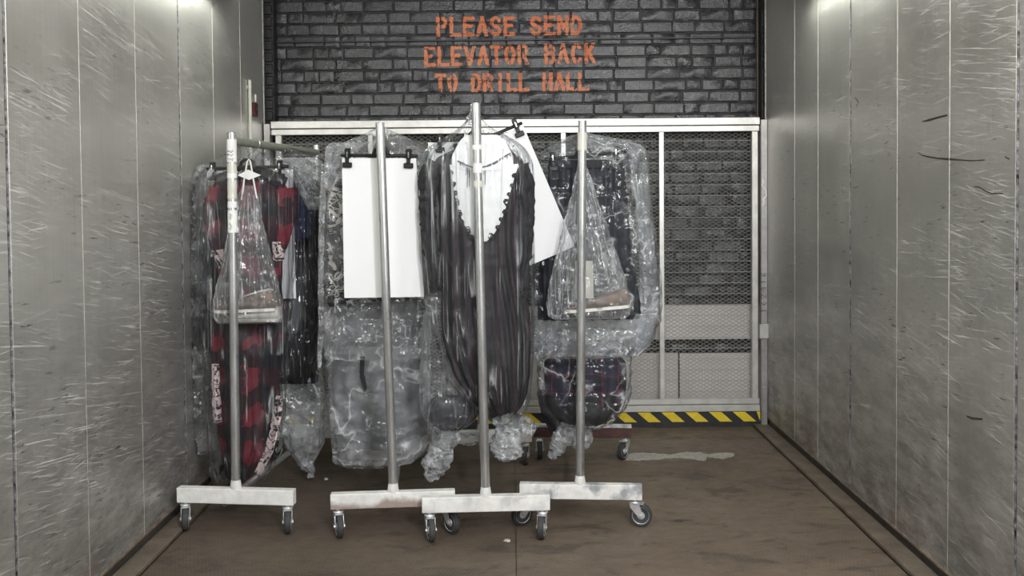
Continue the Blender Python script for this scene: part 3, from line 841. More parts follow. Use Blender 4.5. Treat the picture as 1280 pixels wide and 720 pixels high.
RACKS = {}
def rack(key, label, foot_px, barL, yaw, length, pole_top, pole_foot, rail_z, bar_mat, cast_yaw, rear_dx=0.0, pole_seed=0.0, BW=None):
    p = fl(*foot_px); yawr = math.radians(yaw)
    r = empty('clothes_rack', (p.x, p.y, 0), yawr, label, 'rack', 'rolling clothes racks')
    mg = galv('galvanised_pole', pole_seed)
    L = barL / 2; z0, z1 = 0.131, 0.204
    W = Matrix.Translation(p) @ Matrix.Rotation(yawr, 4, 'Z'); WI = W.inverted()
    top = WI @ at(pole_top[0], pole_top[1], p.y); bot = WI @ at(pole_foot[0], pole_foot[1], p.y)
    top.y = 0.0; bot.y = 0.0
    for name, y in (('base_bar', 0.0), ('base_bar', length)):
        x0 = rear_dx if y else 0.0
        obj(name, MB().box((x0 - L, y - 0.025, z0), (x0 + L, y + 0.025, z1), 0.003).out(), bar_mat if (y == 0 or key != 'd') else M['maroon'], r, smooth=False, local=True)
        if y and key == 'd': obj('top_strip', MB().box((x0 - L - 0.002, y - 0.028, z1 - 0.012), (x0 + L + 0.002, y + 0.028, z1 + 0.002), 0.002).out(), bar_mat, r, smooth=False, local=True)
        obj('weld_collar', MB().lathe([(0.027, z1 - 0.001), (0.0265, z1 + 0.012), (0.0235, z1 + 0.035), (0.0222, z1 + 0.040)], Matrix.Translation((bot.x + x0, y, 0)), 20).out(), M['weldpaint'], r, local=True)
        for k, s in enumerate((-1, 1)):
            ya = math.radians(cast_yaw[k + (2 if y else 0)])
            R = Matrix.Rotation(ya, 3, 'Z')
            c = bpy.data.objects.new('caster', ME_FORK); COL.objects.link(c)
            c.parent = r
            stem = Vector((x0 + s * (L - 0.035), y, 0)); c.location = stem - R @ Vector((0.030, 0, 0)) + Vector((0, 0, CASTER_R))
            c.rotation_euler = (0, 0, ya); c.scale = (1.0, 1.0, 0.98)
            for nm, me in (('tyre', ME_TYRE), ('wheel_hub', ME_HUB), ('axle', ME_AXLE)):
                q = bpy.data.objects.new(nm, me); COL.objects.link(q); q.parent = c
                if nm != 'axle': q.scale = (1.1, 1.0, 1.1 / 0.98)
    # front and rear uprights, with open tube tops
    def pole(name, a, b):
        d = (b - a); n = 14
        m = MB().sweep([a + d * i / n for i in range(n + 1)], 0.0212, 24, cap=False)
        m.sweep([b + d.normalized() * 0.0, b - d.normalized() * 0.05], [0.0185, 0.0185], 20, cap=False)
        k = len(m.v) - 40; rim = 15 * 24 - 24
        for i in range(20): pass
        m.lathe([(0.0185, 0.0), (0.0212, 0.0012)], Matrix.Translation(b), 24)
        return obj(name, m.out(), mg, r, local=True)
    b0 = Vector((bot.x, 0, z1 - 0.002)); pole('upright', b0, top)
    rt = Vector((top.x + rear_dx, length, rail_z + 0.045)); pole('upright', Vector((bot.x + rear_dx, length, z1 - 0.002)), rt)
    k = (rail_z - b0.z) / (top.z - b0.z); ra = b0 + (top - b0) * k; rb = Vector((rt.x, length, rail_z))
    obj('top_rail', MB().sweep([ra + (rb - ra) * (0.02 / length), ra + (rb - ra) * 0.5, rb], 0.0205, 16).out(), M['rail'], r, local=True)
    obj('bottom_rail', MB().sweep([Vector((bot.x, 0.02, 0.178)), Vector((bot.x + rear_dx, length - 0.02, 0.178))], 0.017, 12).out(), mg, r, local=True)
    RACKS[key] = (r, W, p.y, b0, top, ra, rb)
    return r
def rail_pt(key, d):
    r, W, Yf, b0, top, ra, rb = RACKS[key]
    k = (d - ra.y) / (rb.y - ra.y); return W @ (ra + (rb - ra) * k)
def band(key, py0, py1, name, mat, rad=0.0226, px=None, seed=0):
    """a sleeve of paper or tape round the front upright between two picture heights"""
    r, W, Yf, b0, top, ra, rb = RACKS[key]
    za, zb = at(600, py1, Yf).z, at(600, py0, Yf).z
    f = lambda z: b0 + (top - b0) * ((z - b0.z) / (top.z - b0.z))
    rr = random.Random(seed); n = max(3, int((zb - za) / 0.012))
    return obj(name, MB().sweep([f(za + (zb - za) * i / n) for i in range(n + 1)], [rad + rr.uniform(-0.0004, 0.0006) for i in range(n + 1)], 20, cap=False).out(), mat, r, local=True)
def scribble(key, py0, py1, rows, seed, vertical=False):
    r, W, Yf, b0, top, ra, rb = RACKS[key]
    rr = random.Random(seed); mb = MB()
    for i in range(rows):
        py = py0 + (py1 - py0) * (i + 0.5) / rows; z = at(600, py, Yf).z
        c = b0 + (top - b0) * ((z - b0.z) / (top.z - b0.z)); R = 0.0235
        pts = []
        for k in range(9):
            if vertical:
                a = -math.pi / 2 + rr.uniform(-0.28, 0.28); zz_ = (k / 8 - 0.5) * 0.030
            else:
                a = -math.pi / 2 + (k / 8 - 0.5) * 1.3; zz_ = rr.uniform(-0.008, 0.008)
            pts.append(c + Vector((R * math.cos(a), R * math.sin(a), zz_)))
        mb.sweep(pts, 0.0014, 4)
    return obj('handwriting', mb.out(), M['ink'], r, local=True)

WB1 = rusty_white('white_bar_paint_clean', 0.05, 0.05, 1.0)
WB2 = rusty_white('white_bar_paint_rusted', 1.0, 0.15, 2.0)
WB3 = rusty_white('white_bar_paint_scuffed', 0.10, 0.45, 3.0)
WB4 = rusty_white('white_bar_paint_silvered', 0.08, 0.95, 4.0)
rack('a', 'rolling rack by the left wall, clean white foot bar and paper labels on its upright', (296, 662), 0.585, -6.5, 1.32, (289.5, 166), (295, 612), 1.885, WB1, (112, 108, 70, 120), pole_seed=0.3)
rack('b', 'rolling rack with a rust-stained white foot bar, its upright crossing the upright white card', (492, 667), 0.590, 4.5, 1.30, (475, 154), (491.5, 616), 1.895, WB2, (103, 125, 80, 60), pole_seed=1.3)
rack('c', 'rolling rack nearest the camera with the tallest upright, in front of the black dress', (608, 672.5), 0.600, 2.6, 1.30, (595, 129), (607, 616), 1.93, WB3, (102, 78, 95, 80), pole_seed=2.2)
rack('d', 'rolling rack nearest the right wall, silvery white foot bar with one caster turned sideways', (726, 656), 0.595, -4.4, 1.24, (728, 151), (725, 606), 1.90, WB4, (35, 172, 95, 60), pole_seed=3.7)
band('a', 171.5, 200, 'paper_label', M['label'], 0.0232); scribble('a', 184, 199, 3, 3)
band('a', 202, 214, 'tape_band', M['tape']); band('a', 213, 220, 'paper_label', M['label'], 0.0230); band('a', 222, 246, 'tape_band', M['tape'], 0.0224, seed=2)
band('a', 249, 257, 'tape_band', M['label'], 0.0226); band('a', 260, 288, 'paper_label', M['label'], 0.0232); scribble('a', 262, 286, 2, 9, True)
band('c', 181, 187, 'tape_band', M['label'], 0.0224); band('c', 204, 216, 'tape_band', M['label'], 0.0225, seed=4); band('c', 226, 234, 'tape_band', M['tape'], 0.0226, seed=5)
band('d', 167, 189, 'tape_band', M['tape'], 0.0235, seed=6)

# ------------------------------------------------------------------ generic skins
def rows_world(rows, Y, n):
    """pixel rows (py, xl, xr[, depth factor]) -> n smooth world rows (z, xl, xr, k)"""
    zs, xl, xr, kk = [], [], [], []
    for r in rows:
        a, b = at(r[1], r[0], Y), at(r[2], r[0], Y)
        zs.append((a.z + b.z) / 2); xl.append(a.x); xr.append(b.x); kk.append(r[3] if len(r) > 3 else 1.0)
    d = [0]
    for i in range(1, len(zs)):
        d.append(d[-1] + max(1e-4, math.hypot(zs[i] - zs[i - 1], 0.5 * abs((xr[i] - xl[i]) - (xr[i - 1] - xl[i - 1])))))
    d = np.array(d) / d[-1]
    s = np.linspace(0, 1, n)
    def sm(v):
        q = np.interp(s, d, v); w = max(1, n // 70)
        for _ in range(2):
            p = np.pad(q, w, mode='edge'); q2 = np.convolve(p, np.ones(2 * w + 1) / (2 * w + 1), 'valid'); q2[0], q2[-1] = q[0], q[-1]; q = q2
        return q
    return sm(zs), sm(xl), sm(xr), sm(kk)

def skin(rows, Y, t, nu=72, nv=90, seed=0, folds=(0, 10), crease=(0, 9, 1.0), crum=(0, 18), caps=(True, True), flat=0.75, sway=0.0):
    """closed tube with a flattened section. folds: soft lengthwise waves, crease: sharp lengthwise ridges, crum: crumple"""
    z, xl, xr, kk = rows_world(rows, Y, nv)
    th = np.linspace(0, 2 * np.pi, nu, endpoint=False)
    ct, st = np.cos(th), np.sin(th)
    cx, cs = np.sign(ct) * np.abs(ct) ** flat, np.sign(st) * np.abs(st) ** flat
    hw = (xr - xl) / 2; mid = (xr + xl) / 2
    X = mid[:, None] + hw[:, None] * cx[None]; Yv = Y + (t * kk)[:, None] * cs[None]; Z = np.repeat(z[:, None], nu, 1)
    nx = ct[None] / np.maximum(hw[:, None], 0.01); ny = st[None] / np.maximum((t * kk)[:, None], 0.01)
    ln = np.sqrt(nx ** 2 + ny ** 2); nx, ny = nx / ln, ny / ln
    side = np.where(st > 0, 7.0, 0.0)[None]
    lat = cx[None] * np.minimum(hw, 0.30)[:, None] / 0.02
    d = 0
    if folds[0]:
        ph = cx[None] * folds[1] + 1.3 * vnoise(cx[None] * 2, Z * 2.2, side, seed)
        d = d + folds[0] * np.sin(ph * math.pi)
    if crease[0]:
        a = vnoise(cx[None] * crease[1] + 1.2 * vnoise(Z * 3, cx[None] * 2, side, seed + 3), Z * crease[2], side, seed + 1)
        b = vnoise(cx[None] * crease[1] * 2.1, Z * crease[2] * 2.2, side + 3, seed + 2)
        d = d + crease[0] * (ridge(a) - 0.5 + 0.5 * (ridge(b) - 0.5))
    if crum[0]:
        a = vnoise(X * crum[1], Yv * crum[1] * 0.6 + side, Z * crum[1], seed + 4)
        b = vnoise(X * crum[1] * 2.3, Yv * crum[1], Z * crum[1] * 2.3, seed + 5)
        d = d + crum[0] * ((ridge(a) - 0.5) + 0.45 * (ridge(b) - 0.5))
    shrink = np.minimum(1.0, np.maximum(hw, 0.006) / 0.05)[:, None]
    d = d * shrink
    X = X + nx * d * 0.6; Yv = Yv + ny * d
    v = np.stack([X, Yv, Z], -1).reshape(-1, 3)
    uv = np.stack([X + np.where(st > 0, 0.013, 0)[None], Z], -1).reshape(-1, 2)
    i = np.arange(nv - 1)[:, None] * nu; k = np.arange(nu)[None]; k2 = (k + 1) % nu
    f = np.stack([i + k, i + nu + k, i + nu + k2, i + k2], -1).reshape(-1, 4).tolist()
    if caps[0]: f.append(list(range(nu)))
    if caps[1]: f.append([(nv - 1) * nu + j for j in range(nu - 1, -1, -1)])
    return v, f, uv
def skin_obj(name, mat, parent=None, rows=None, Y=0, t=0.05, sharp=None, **kw):
    v, f, uv = skin(rows, Y, t, **kw)
    return obj(name, (v, f), mat, parent, sharp=sharp, uv=uv)

def limb(pts, Y, rad, seg=28, n=40, seed=0, folds=(0.003, 5), crum=(0.004, 22), flat=0.8):
    """sleeve or twisted tail along pixel points; rad in pixels"""
    P = [at(a, b, Y) for a, b in pts]; R = [r / (F / Y) for r in rad]
    d = np.linspace(0, 1, len(P)); s = np.linspace(0, 1, n)
    Q = np.stack([np.interp(s, d, [p[i] for p in P]) for i in range(3)], -1); q = np.interp(s, d, R)
    for _ in range(2):
        Q[1:-1] = (Q[:-2] + 2 * Q[1:-1] + Q[2:]) / 4; q[1:-1] = (q[:-2] + 2 * q[1:-1] + q[2:]) / 4
    v, f = MB().sweep([Vector(p) for p in Q], list(q), seg, cap=True, flat=flat).out()
    v = np.array([tuple(p) for p in v]); ring = np.repeat(np.arange(n), seg); ang = np.tile(np.arange(seg), n) / seg * 2 * np.pi
    nrm = v - Q[ring]; nrm /= np.maximum(np.linalg.norm(nrm, axis=1, keepdims=True), 1e-6)
    dd = folds[0] * np.sin(ang * folds[1] + 2 * vnoise(ring * 0.12, ang, 0, seed)) 
    dd = dd + crum[0] * (ridge(vnoise(v[:, 0] * crum[1], v[:, 1] * crum[1], v[:, 2] * crum[1], seed + 1)) - 0.5)
    dd = dd + crum[0] * 0.5 * (ridge(vnoise(v[:, 0] * crum[1] * 2.4, v[:, 1] * crum[1] * 2.4, v[:, 2] * crum[1] * 2.4, seed + 2)) - 0.5)
    v = v + nrm * dd[:, None]
    uv = np.stack([v[:, 0], v[:, 2]], -1)
    return v, f, uv

# ------------------------------------------------------------------ films and fabrics
FILM = {
 'clear': film('polythene_clear', 0.014, 0.6, tilt=0.34, scale=11, seed=0.1, rough=0.20),
 'drape': film('polythene_draped', 0.004, 0.62, tilt=0.06, scale=8, folds=0.012, fscale=30, stretch=(1, 1, 0.4), seed=1.1, rough=0.15, gain=1.05),
 'milky': film('polythene_milky', 0.085, 0.75, tilt=0.40, scale=11, seed=2.4, gain=1.4, rough=0.20),
 'grey': film('polythene_doubled', 0.20, 0.75, tilt=0.36, scale=9, seed=3.9, gain=1.3, rough=0.20),
 'small': film('polythene_small_bag', 0.075, 0.75, tilt=0.26, scale=9, folds=0.007, fscale=26, seed=5.2, stretch=(1, 1, 0.6), gain=1.4, rough=0.19),
 'foil': film('polythene_crinkled', 0.14, 0.6, tilt=0.75, scale=19, seed=8.1, gain=1.8, rough=0.18),
 'knot': film('polythene_gathered', 0.24, 0.7, tilt=0.6, scale=26, seed=6.6, gain=1.6, rough=0.20),
}
M['plaid_red'] = plaid('red_black_check', ((0.008, 0.009, 0.014), (0.028, 0.007, 0.013), (0.15, 0.012, 0.027)), 0.19, None, 0.11)
M['plaid_navy'] = plaid('navy_check_red_line', ((0.010, 0.011, 0.022), (0.014, 0.016, 0.034), (0.020, 0.022, 0.045)), 0.12, (0.085, 0.028, (0.16, 0.015, 0.03)))
M['plum'] = stripes('plum_black_stripe', (0.005, 0.005, 0.007), (0.020, 0.010, 0.017), 0.07)
M['black_cloth'] = simple('black_cloth', C(0.013, 0.013, 0.017), 0.75, 0, 30, 0.3, 0.2, 200)
M['navy_cloth'] = simple('navy_black_cloth', C(0.014, 0.016, 0.026), 0.7, 0, 30, 0.3, 0.2, 200)
M['navy_blue'] = simple('navy_blue_cloth', C(0.020, 0.026, 0.065), 0.75, 0, 30, 0.3, 0.2, 200)
M['skull'] = print_cloth('black_white_print', (0.012, 0.012, 0.014), (0.60, 0.57, 0.52), 15.0)
M['trim_print'] = print_cloth('pink_white_border_print', (0.014, 0.012, 0.018), (0.70, 0.56, 0.56), 26.0, 0.46, 0.50)
M['white_cloth'] = simple('white_cotton', C(0.80, 0.80, 0.80), 0.8, 0, 20, 0.05, 0.3, 60)
M['lace'] = simple('black_lace', C(0.014, 0.013, 0.016), 0.7)
M['fringe_shade'] = simple('grey_fringe_shade', C(0.10, 0.10, 0.11), 0.8)
M['taupe'] = simple('taupe_suede', C(0.20, 0.160, 0.142), 0.8, 0, 25, 0.15)
M['pink_suede'] = simple('pink_beige_suede', C(0.40, 0.27, 0.25), 0.8, 0, 25, 0.15)
M['sole'] = simple('pale_sole', C(0.62, 0.60, 0.56), 0.6, 0, 25, 0.1)
M['cream'] = simple('cream_highlight', C(0.50, 0.49, 0.43), 0.75, 0, 20, 0.08)
M['greycloth'] = simple('grey_cloth', C(0.11, 0.113, 0.125), 0.8, 0, 12, 0.15)
M['string'] = simple('white_string', C(0.80, 0.80, 0.78), 0.7)

# ------------------------------------------------------------------ hangers, cards
def hanger(label, pa, pb, Y, clips, rail=None, hub=None):
    A, B = at(pa[0], pa[1], Y), at(pb[0], pb[1], Y)
    mid = (A + B) / 2
    if hub is not None: mid = A + (B - A) * ((hub - pa[0]) / (pb[0] - pa[0]))
    r = empty('clip_hanger', tuple(mid), 0, label, 'hanger', 'black clip hangers')
    ax = (B - A).normalized(); up = Vector((-ax.z, 0, ax.x)); fw = Vector((0, -1, 0))
    Mx = Matrix((ax, -fw, up)).transposed().to_4x4(); Mx.translation = mid
    half0, half1 = (A - mid).length, (B - mid).length
    obj('bar', MB().sweep([A, A + ax * 0.004, B - ax * 0.004, B], [0.006, 0.0085, 0.0085, 0.006], 10, flat=1.0).out(), M['black_plastic'], r)
    m = MB(); m.box((-0.046, -0.011, -0.011), (0.046, 0.011, 0.011), 0.004, Mx)
    m.sweep([Mx @ Vector(p) for p in ((-0.036, 0, 0.005), (-0.028, 0, 0.028), (-0.012, 0, 0.040), (0.012, 0, 0.040), (0.028, 0, 0.028), (0.036, 0, 0.005))], 0.009, 8)
    obj('hub', m.out(), M['black_plastic'], r)
    top = (rail + Vector((0, 0, 0.022))) if rail is not None else mid + up * 0.11
    s = mid + up * 0.038; top.y = Y
    pts = [s, s + up * 0.02]
    zc = top.z - 0.022; R = 0.026
    for k in range(10):
        a = math.radians(-60 + 24 * k); pts.append(Vector((top.x + R * math.cos(a), Y, zc + R * math.sin(a) + 0.002)))
    obj('hook', MB().sweep(pts, 0.0021, 8).out(), M['clip_metal'], r)
    for cp in clips:
        c = A + ax * ((cp - pa[0]) / (pb[0] - pa[0]) * (B - A).length)
        Mc = Mx.copy(); Mc.translation = c
        k = MB()
        k.box((-0.013, -0.016, -0.016), (0.013, 0.016, 0.034), 0.004, Mc)          # pinch grips round the bar
        k.box((-0.009, -0.018, -0.036), (0.009, -0.010, -0.014), 0.002, Mc)         # neck
        k.box((-0.0225, -0.020, -0.060), (0.0225, -0.006, -0.035), 0.0035, Mc)      # front jaw
        cl = obj('clip', k.out(), M['black_plastic'], r, smooth=False)
        obj('jaw', MB().box((-0.0225, -0.001, -0.060), (0.0225, 0.010, -0.035), 0.003, Mc).out(), M['black_plastic'], cl, smooth=False)
        k = MB(); k.sweep([Mc @ Vector(p) for p in ((0, -0.0172, 0.016), (0.0, -0.0190, 0.004), (0, -0.0182, -0.010))], 0.0042, 6)
        obj('spring', k.out(), M['clip_metal'], cl)
    return r
def card(label, tl, tr, br, bl, Y):
    q = [at(p[0], p[1], Y) for p in (tl, tr, br, bl)]
    n = 12; v, f = [], []
    for j in range(n + 1):
        for i in range(5):
            a = q[0].lerp(q[1], i / 4); b = q[3].lerp(q[2], i / 4); p = a.lerp(b, j / n)
            v.append((p.x, p.y - 0.004 * math.sin(math.pi * j / n) - 0.003 * math.sin(math.pi * i / 4), p.z))
    m = len(v); v += [(x, y + 0.004, z) for x, y, z in v]
    for j in range(n):
        for i in range(4):
            a = j * 5 + i; f.append((a, a + 5, a + 6, a + 1)); f.append((m + a, m + a + 1, m + a + 6, m + a + 5))
    rim = [i for i in range(5)] + [5 * j + 4 for j in range(1, n + 1)] + [n * 5 + i for i in range(3, -1, -1)] + [5 * j for j in range(n - 1, 0, -1)]
    for k in range(len(rim)):
        a, b = rim[k], rim[(k + 1) % len(rim)]; f.append((a, b, m + b, m + a))
    return tag(obj('white_card', (v, f), M['card'], None, sharp=40), label, 'card', 'blank white cards')

def bag(label, parts, group='clear garment bags', name='garment_bag', cat='bag'):
    """parts: list of (name, material, (v,f,uv)); first is the body"""
    allv = np.concatenate([np.asarray(p[2][0]) for p in parts])
    base = ((allv[:, 0].min() + allv[:, 0].max()) / 2, (allv[:, 1].min() + allv[:, 1].max()) / 2, allv[:, 2].min())
    r = empty(name, base, 0, label, cat, group)
    for nm, mt, (v, f, uv) in parts: obj(nm, (v, f), mt, r, sharp=None, uv=uv)
    return r
def shoe(label, heel, toe, Y, mat, hgt, group='shoes in the hanging bags', opening=True, solemat='sole', depth=0.042):
    """low shoe seen from the side, between heel and toe (pixels at sole level)"""
    A, B = at(heel[0], heel[1], Y), at(toe[0], toe[1], Y); L = (B - A).length
    r = empty('shoe', tuple((A + B) / 2), 0, label, 'shoe', group)
    ax = (B - A).normalized(); up = Vector((0, 0, 1)); up = (up - ax * up.dot(ax)).normalized(); fw = ax.cross(up)
    Mx = Matrix((ax, fw, up)).transposed().to_4x4(); Mx.translation = A
    prof = [(0.0, .80, .62), (.03, .95, .85), (.10, 1.0, .95), (.22, .92, .95), (.36, .78, .92), (.50, .66, .98), (.64, .54, 1.05), (.78, .44, 1.0), (.90, .34, .80), (.97, .24, .5), (1.0, .12, .22)]
    v, f = [], []; seg = 18
    for s, hh, ww in prof:
        for k in range(seg):
            w = 2 * math.pi * k / seg; c, sn = math.cos(w), math.sin(w)
            zz_ = 0.012 + (hgt * hh - 0.012) * (0.5 + 0.5 * sn) ** 0.8
            v.append(Mx @ Vector((s * L, depth * ww * math.copysign(abs(c) ** 0.7, c), zz_)))
    for i in range(len(prof) - 1):
        for k in range(seg):
            k2 = (k + 1) % seg; f.append((i * seg + k, (i + 1) * seg + k, (i + 1) * seg + k2, i * seg + k2))
    f.append(tuple(range(seg - 1, -1, -1))); f.append(tuple((len(prof) - 1) * seg + k for k in range(seg)))
    obj('upper', (v, f), mat, r)
    v, f = [], []
    out = [(s, w) for s, _, w in prof]
    for z_ in (0.0, 0.015):
        for sgn in (1, -1):
            for s, w in (out if sgn == 1 else out[::-1]): v.append(Mx @ Vector((s * L * 1.01 - 0.002, sgn * depth * w * 1.06, z_)))
    n = len(out) * 2
    f = [tuple(range(n)), tuple(range(2 * n - 1, n - 1, -1))] + [(k, n + k, n + (k + 1) % n, (k + 1) % n) for k in range(n)]
    obj('sole', (v, f), M[solemat], r, sharp=30)
    if opening:
        pts = [Mx @ Vector((L * s, depth * 0.55 * c, hgt * h)) for s, c, h in ((.04, 0, 0.98), (.1, 1, 1.0), (.25, 1.1, .93), (.42, .8, .80), (.5, 0, .72), (.42, -.8, .80), (.25, -1.1, .93), (.1, -1, 1.0), (.04, 0, .98))]
        obj('collar', MB().sweep(pts, 0.005, 8).out(), M['sole'], r)
    return r

# ------------------------------------------------------------------ rack by the left wall
def Yof(key, d): return RACKS[key][2] + d
Y1 = Yof('a', 0.30)
hanger('black clip hanger over the red plaid dress on the rack by the left wall', (258, 211), (361, 208), Y1, (266, 350), rail_pt('a', 0.30), 309)
card('white card mostly hidden behind the red plaid dress', (271, 214), (366, 212), (370, 373), (275, 375), Y1 + 0.14)
YD = Y1 + 0.03
r = empty('plaid_dress', tuple(at(312, 604, YD)), 0, 'long red and black plaid dress hanging in clear film by the left wall', 'dress')
v, f, uv = skin([(212, 296, 326, .5), (219, 280, 340, .7), (232, 265, 358, .9), (255, 261, 366, 1), (285, 268, 358, 1), (320, 272, 352, 1), (400, 267, 354, 1), (440, 266, 352, 1), (490, 268, 349, 1), (530, 272, 344, 1), (570, 278, 330, .9), (598, 284, 318, .6), (604, 292, 308, .3)], YD, 0.055, 80, 110, 3, folds=(0.012, 5), crum=(0.006, 10))
obj('body', (v, f), M['plaid_red'], r, sharp=None, uv=uv)
for pts, rad in (([(274, 236), (266, 262), (268, 290), (276, 318)], [13, 13, 11, 7]), ([(356, 236), (360, 262), (354, 290), (349, 316)], [13, 13, 11, 6])):
    v, f, uv = limb(pts, YD - 0.03, rad, seed=5, folds=(0.004, 4)); obj('sleeve', (v, f), M['plaid_red'], r, sharp=None, uv=uv)
for pts, rad in (([(275, 312), (277, 322), (281, 334)], [8, 8, 6]), ([(349, 302), (349, 314), (347, 326)], [8, 8, 6])):
    v, f, uv = limb(pts, YD - 0.034, rad, n=14, seed=6); o = obj('cuff', (v, f), M['trim_print'], r, sharp=None, uv=uv); o['label'] = 'black cuff with pinkish white print'
for pts in ([(269, 455), (270, 490), (273, 528)], [(349, 495), (345, 530), (336, 565), (322, 592)]):
    v, f, uv = limb(pts, YD - 0.052, [4, 5.5, 5, 4][:len(pts)], n=24, seed=8, flat=0.5); o = obj('border', (v, f), M['trim_print'], r, sharp=None, uv=uv); o['label'] = 'border printed pinkish white on black'
for pts in ([(272, 226), (285, 222), (297, 216)], [(325, 216), (340, 222), (357, 228)]):
    v, f, uv = limb(pts, YD - 0.03, [7, 9, 7], n=16, seed=9); o = obj('yoke', (v, f), M['black_cloth'], r, sharp=None, uv=uv); o['label'] = 'black shoulder yoke'
bag('clear bag draped over the long red plaid dress', [('film', FILM['drape'], skin([(176, 300, 306, .2), (186, 292, 318, .4), (205, 262, 356, .8), (222, 246, 374, 1), (300, 245, 372, 1), (420, 250, 362, 1), (520, 256, 356, 1), (590, 262, 342, .8), (604, 268, 334, .7)], Y1 + 0.01, 0.105, 96, 120, 11, crease=(0.016, 7, 0.4), crum=(0.002, 14), caps=(False, False)))])
# crinkled folded bag squeezed between dress and wall
YE = Y1 + 0.22
tag(skin_obj('navy_coat', M['navy_cloth'], None, [(232, 254, 270, .6), (250, 250, 272, 1), (330, 249, 272, 1), (420, 252, 272, 1), (440, 254, 270, .8)], YE + 0.02, 0.05, seed=21, folds=(0.006, 3), nu=40, nv=50), 'dark navy sleeve of a coat showing at the left of the plaid dress', 'coat')
bag('crinkled clear bag down the left of the plaid dress, nearest the left wall', [('film', FILM['foil'], skin([(206, 250, 262, .3), (216, 243, 268, .8), (300, 241, 268, 1), (400, 242, 268, 1), (480, 242, 270, 1), (556, 246, 272, .8), (566, 250, 268, .6)], YE, 0.085, 60, 140, 23, crease=(0.012, 3, 2.5), crum=(0.016, 24), caps=(False, False)))])
# shoe bag on strings
YS = Y1 - 0.15
r = bag('small clear bag of shoes hung on white strings before the red plaid dress', [('film', FILM['small'], skin([(232, 304, 316, .25), (246, 297, 322, .45), (280, 288, 330, .7), (330, 277, 342, .9), (375, 266, 353, 1), (396, 266, 355, .9), (404, 272, 352, .5)], YS, 0.062, 84, 100, 31, crease=(0.014, 8, 0.8), crum=(0.006, 20), caps=(False, True)))], group='small clear shoe bags', name='shoe_bag')
ps = [at(a, b, YS - 0.012) for a, b in ((302, 250), (305, 226), (309, 202), (311, 199), (313, 202), (317, 226), (321, 248))]
obj('string', MB().sweep(ps, 0.0042, 8).out(), M['string'], r)
q = [at(a, b, YS - 0.020) for a, b in ((297, 219), (310, 212), (326, 219), (311, 225))]
v = [tuple(p) for p in q] + [(p.x, p.y + 0.003, p.z) for p in q]
o = obj('tie_tag', (v, [(0, 3, 2, 1), (4, 5, 6, 7), (0, 1, 5, 4), (1, 2, 6, 5), (2, 3, 7, 6), (3, 0, 4, 7)]), M['label'], r, smooth=False); o['label'] = 'white lozenge-shaped tag'
shoe('taupe shoe lying toe to the left in the bag before the plaid dress', (345, 388), (268, 391), YS - 0.008, M['taupe'], 0.105)
shoe('pale second shoe under the taupe shoe in the bag before the plaid dress', (350, 401), (280, 402), YS + 0.015, M['sole'], 0.075, opening=False)
# navy and white shirt, dark coats further along the rail
YF = Y1 + 0.30
r = empty('navy_shirt', tuple(at(365, 302, YF)), 0, 'navy shirt half seen behind the right shoulder of the plaid dress', 'shirt')
v, f, uv = skin([(214, 318, 352, .5), (224, 300, 374, .8), (245, 296, 384, 1), (300, 300, 382, 1), (302, 300, 382, .9)], YF, 0.05, 60, 50, 41, folds=(0.008, 5)); obj('body', (v, f), M['navy_blue'], r, sharp=None, uv=uv)
v, f, uv = limb([(374, 232), (381, 262), (380, 298)], YF - 0.02, [9, 10, 8], seed=43, n=24); obj('sleeve', (v, f), M['navy_blue'], r, sharp=None, uv=uv)
YG = Y1 + 0.42
tag(skin_obj('black_coat', M['black_cloth'], None, [(214, 350, 376, .5), (224, 336, 396, .8), (250, 334, 404, 1), (330, 336, 402, 1), (440, 340, 400, 1), (478, 346, 396, .8)], YG, 0.06, seed=44, folds=(0.012, 6), nu=64, nv=60), 'black coat in film behind the navy shirt on the rack by the left wall', 'coat')
tag(skin_obj('grey_trousers', M['greycloth'], None, [(372, 338, 376, .8), (390, 338, 376, 1), (414, 342, 373, 1), (417, 346, 370, .6)], Y1 + 0.36, 0.03, seed=45, folds=(0.006, 4), nu=48, nv=30), 'short grey cloth hem below the half hidden white card', 'trousers')
bag('crinkled clear bag holding the navy shirt and black coat right of the plaid dress', [('film', FILM['drape'], skin([(184, 340, 362, .3), (194, 322, 396, .7), (204, 318, 404, .9), (260, 316, 408, 1), (360, 318, 406, 1), (440, 322, 400, 1), (466, 330, 394, .9)], Y1 + 0.36, 0.19, 90, 110, 47, crease=(0.022, 8, 1.2), crum=(0.014, 16), caps=(False, False))),
    ('fold', FILM['foil'], skin([(197, 348, 392, .4), (203, 352, 404, .8), (214, 358, 408, 1), (236, 372, 408, .9), (262, 386, 406, .5)], Y1 + 0.20, 0.035, 60, 60, 48, crease=(0.006, 5, 1.5), crum=(0.014, 20), caps=(False, False)))])
bag('clear bag sagging to a twisted tail above the floor between the first two racks', [
    ('film', FILM['grey'], skin([(395, 352, 406, .8), (430, 346, 412, 1), (480, 346, 414, 1), (530, 348, 412, 1), (556, 356, 404, .9), (574, 368, 394, .6), (582, 374, 388, .4)], Y1 + 0.50, 0.12, 80, 90, 51, crease=(0.012, 6, 1.4), crum=(0.016, 15), caps=(False, False))),
    ('tail', FILM['knot'], limb([(380, 574), (384, 582), (388, 590), (389, 597)], Y1 + 0.46, [9, 8, 6, 4], n=30, seed=53, crum=(0.010, 34)))])

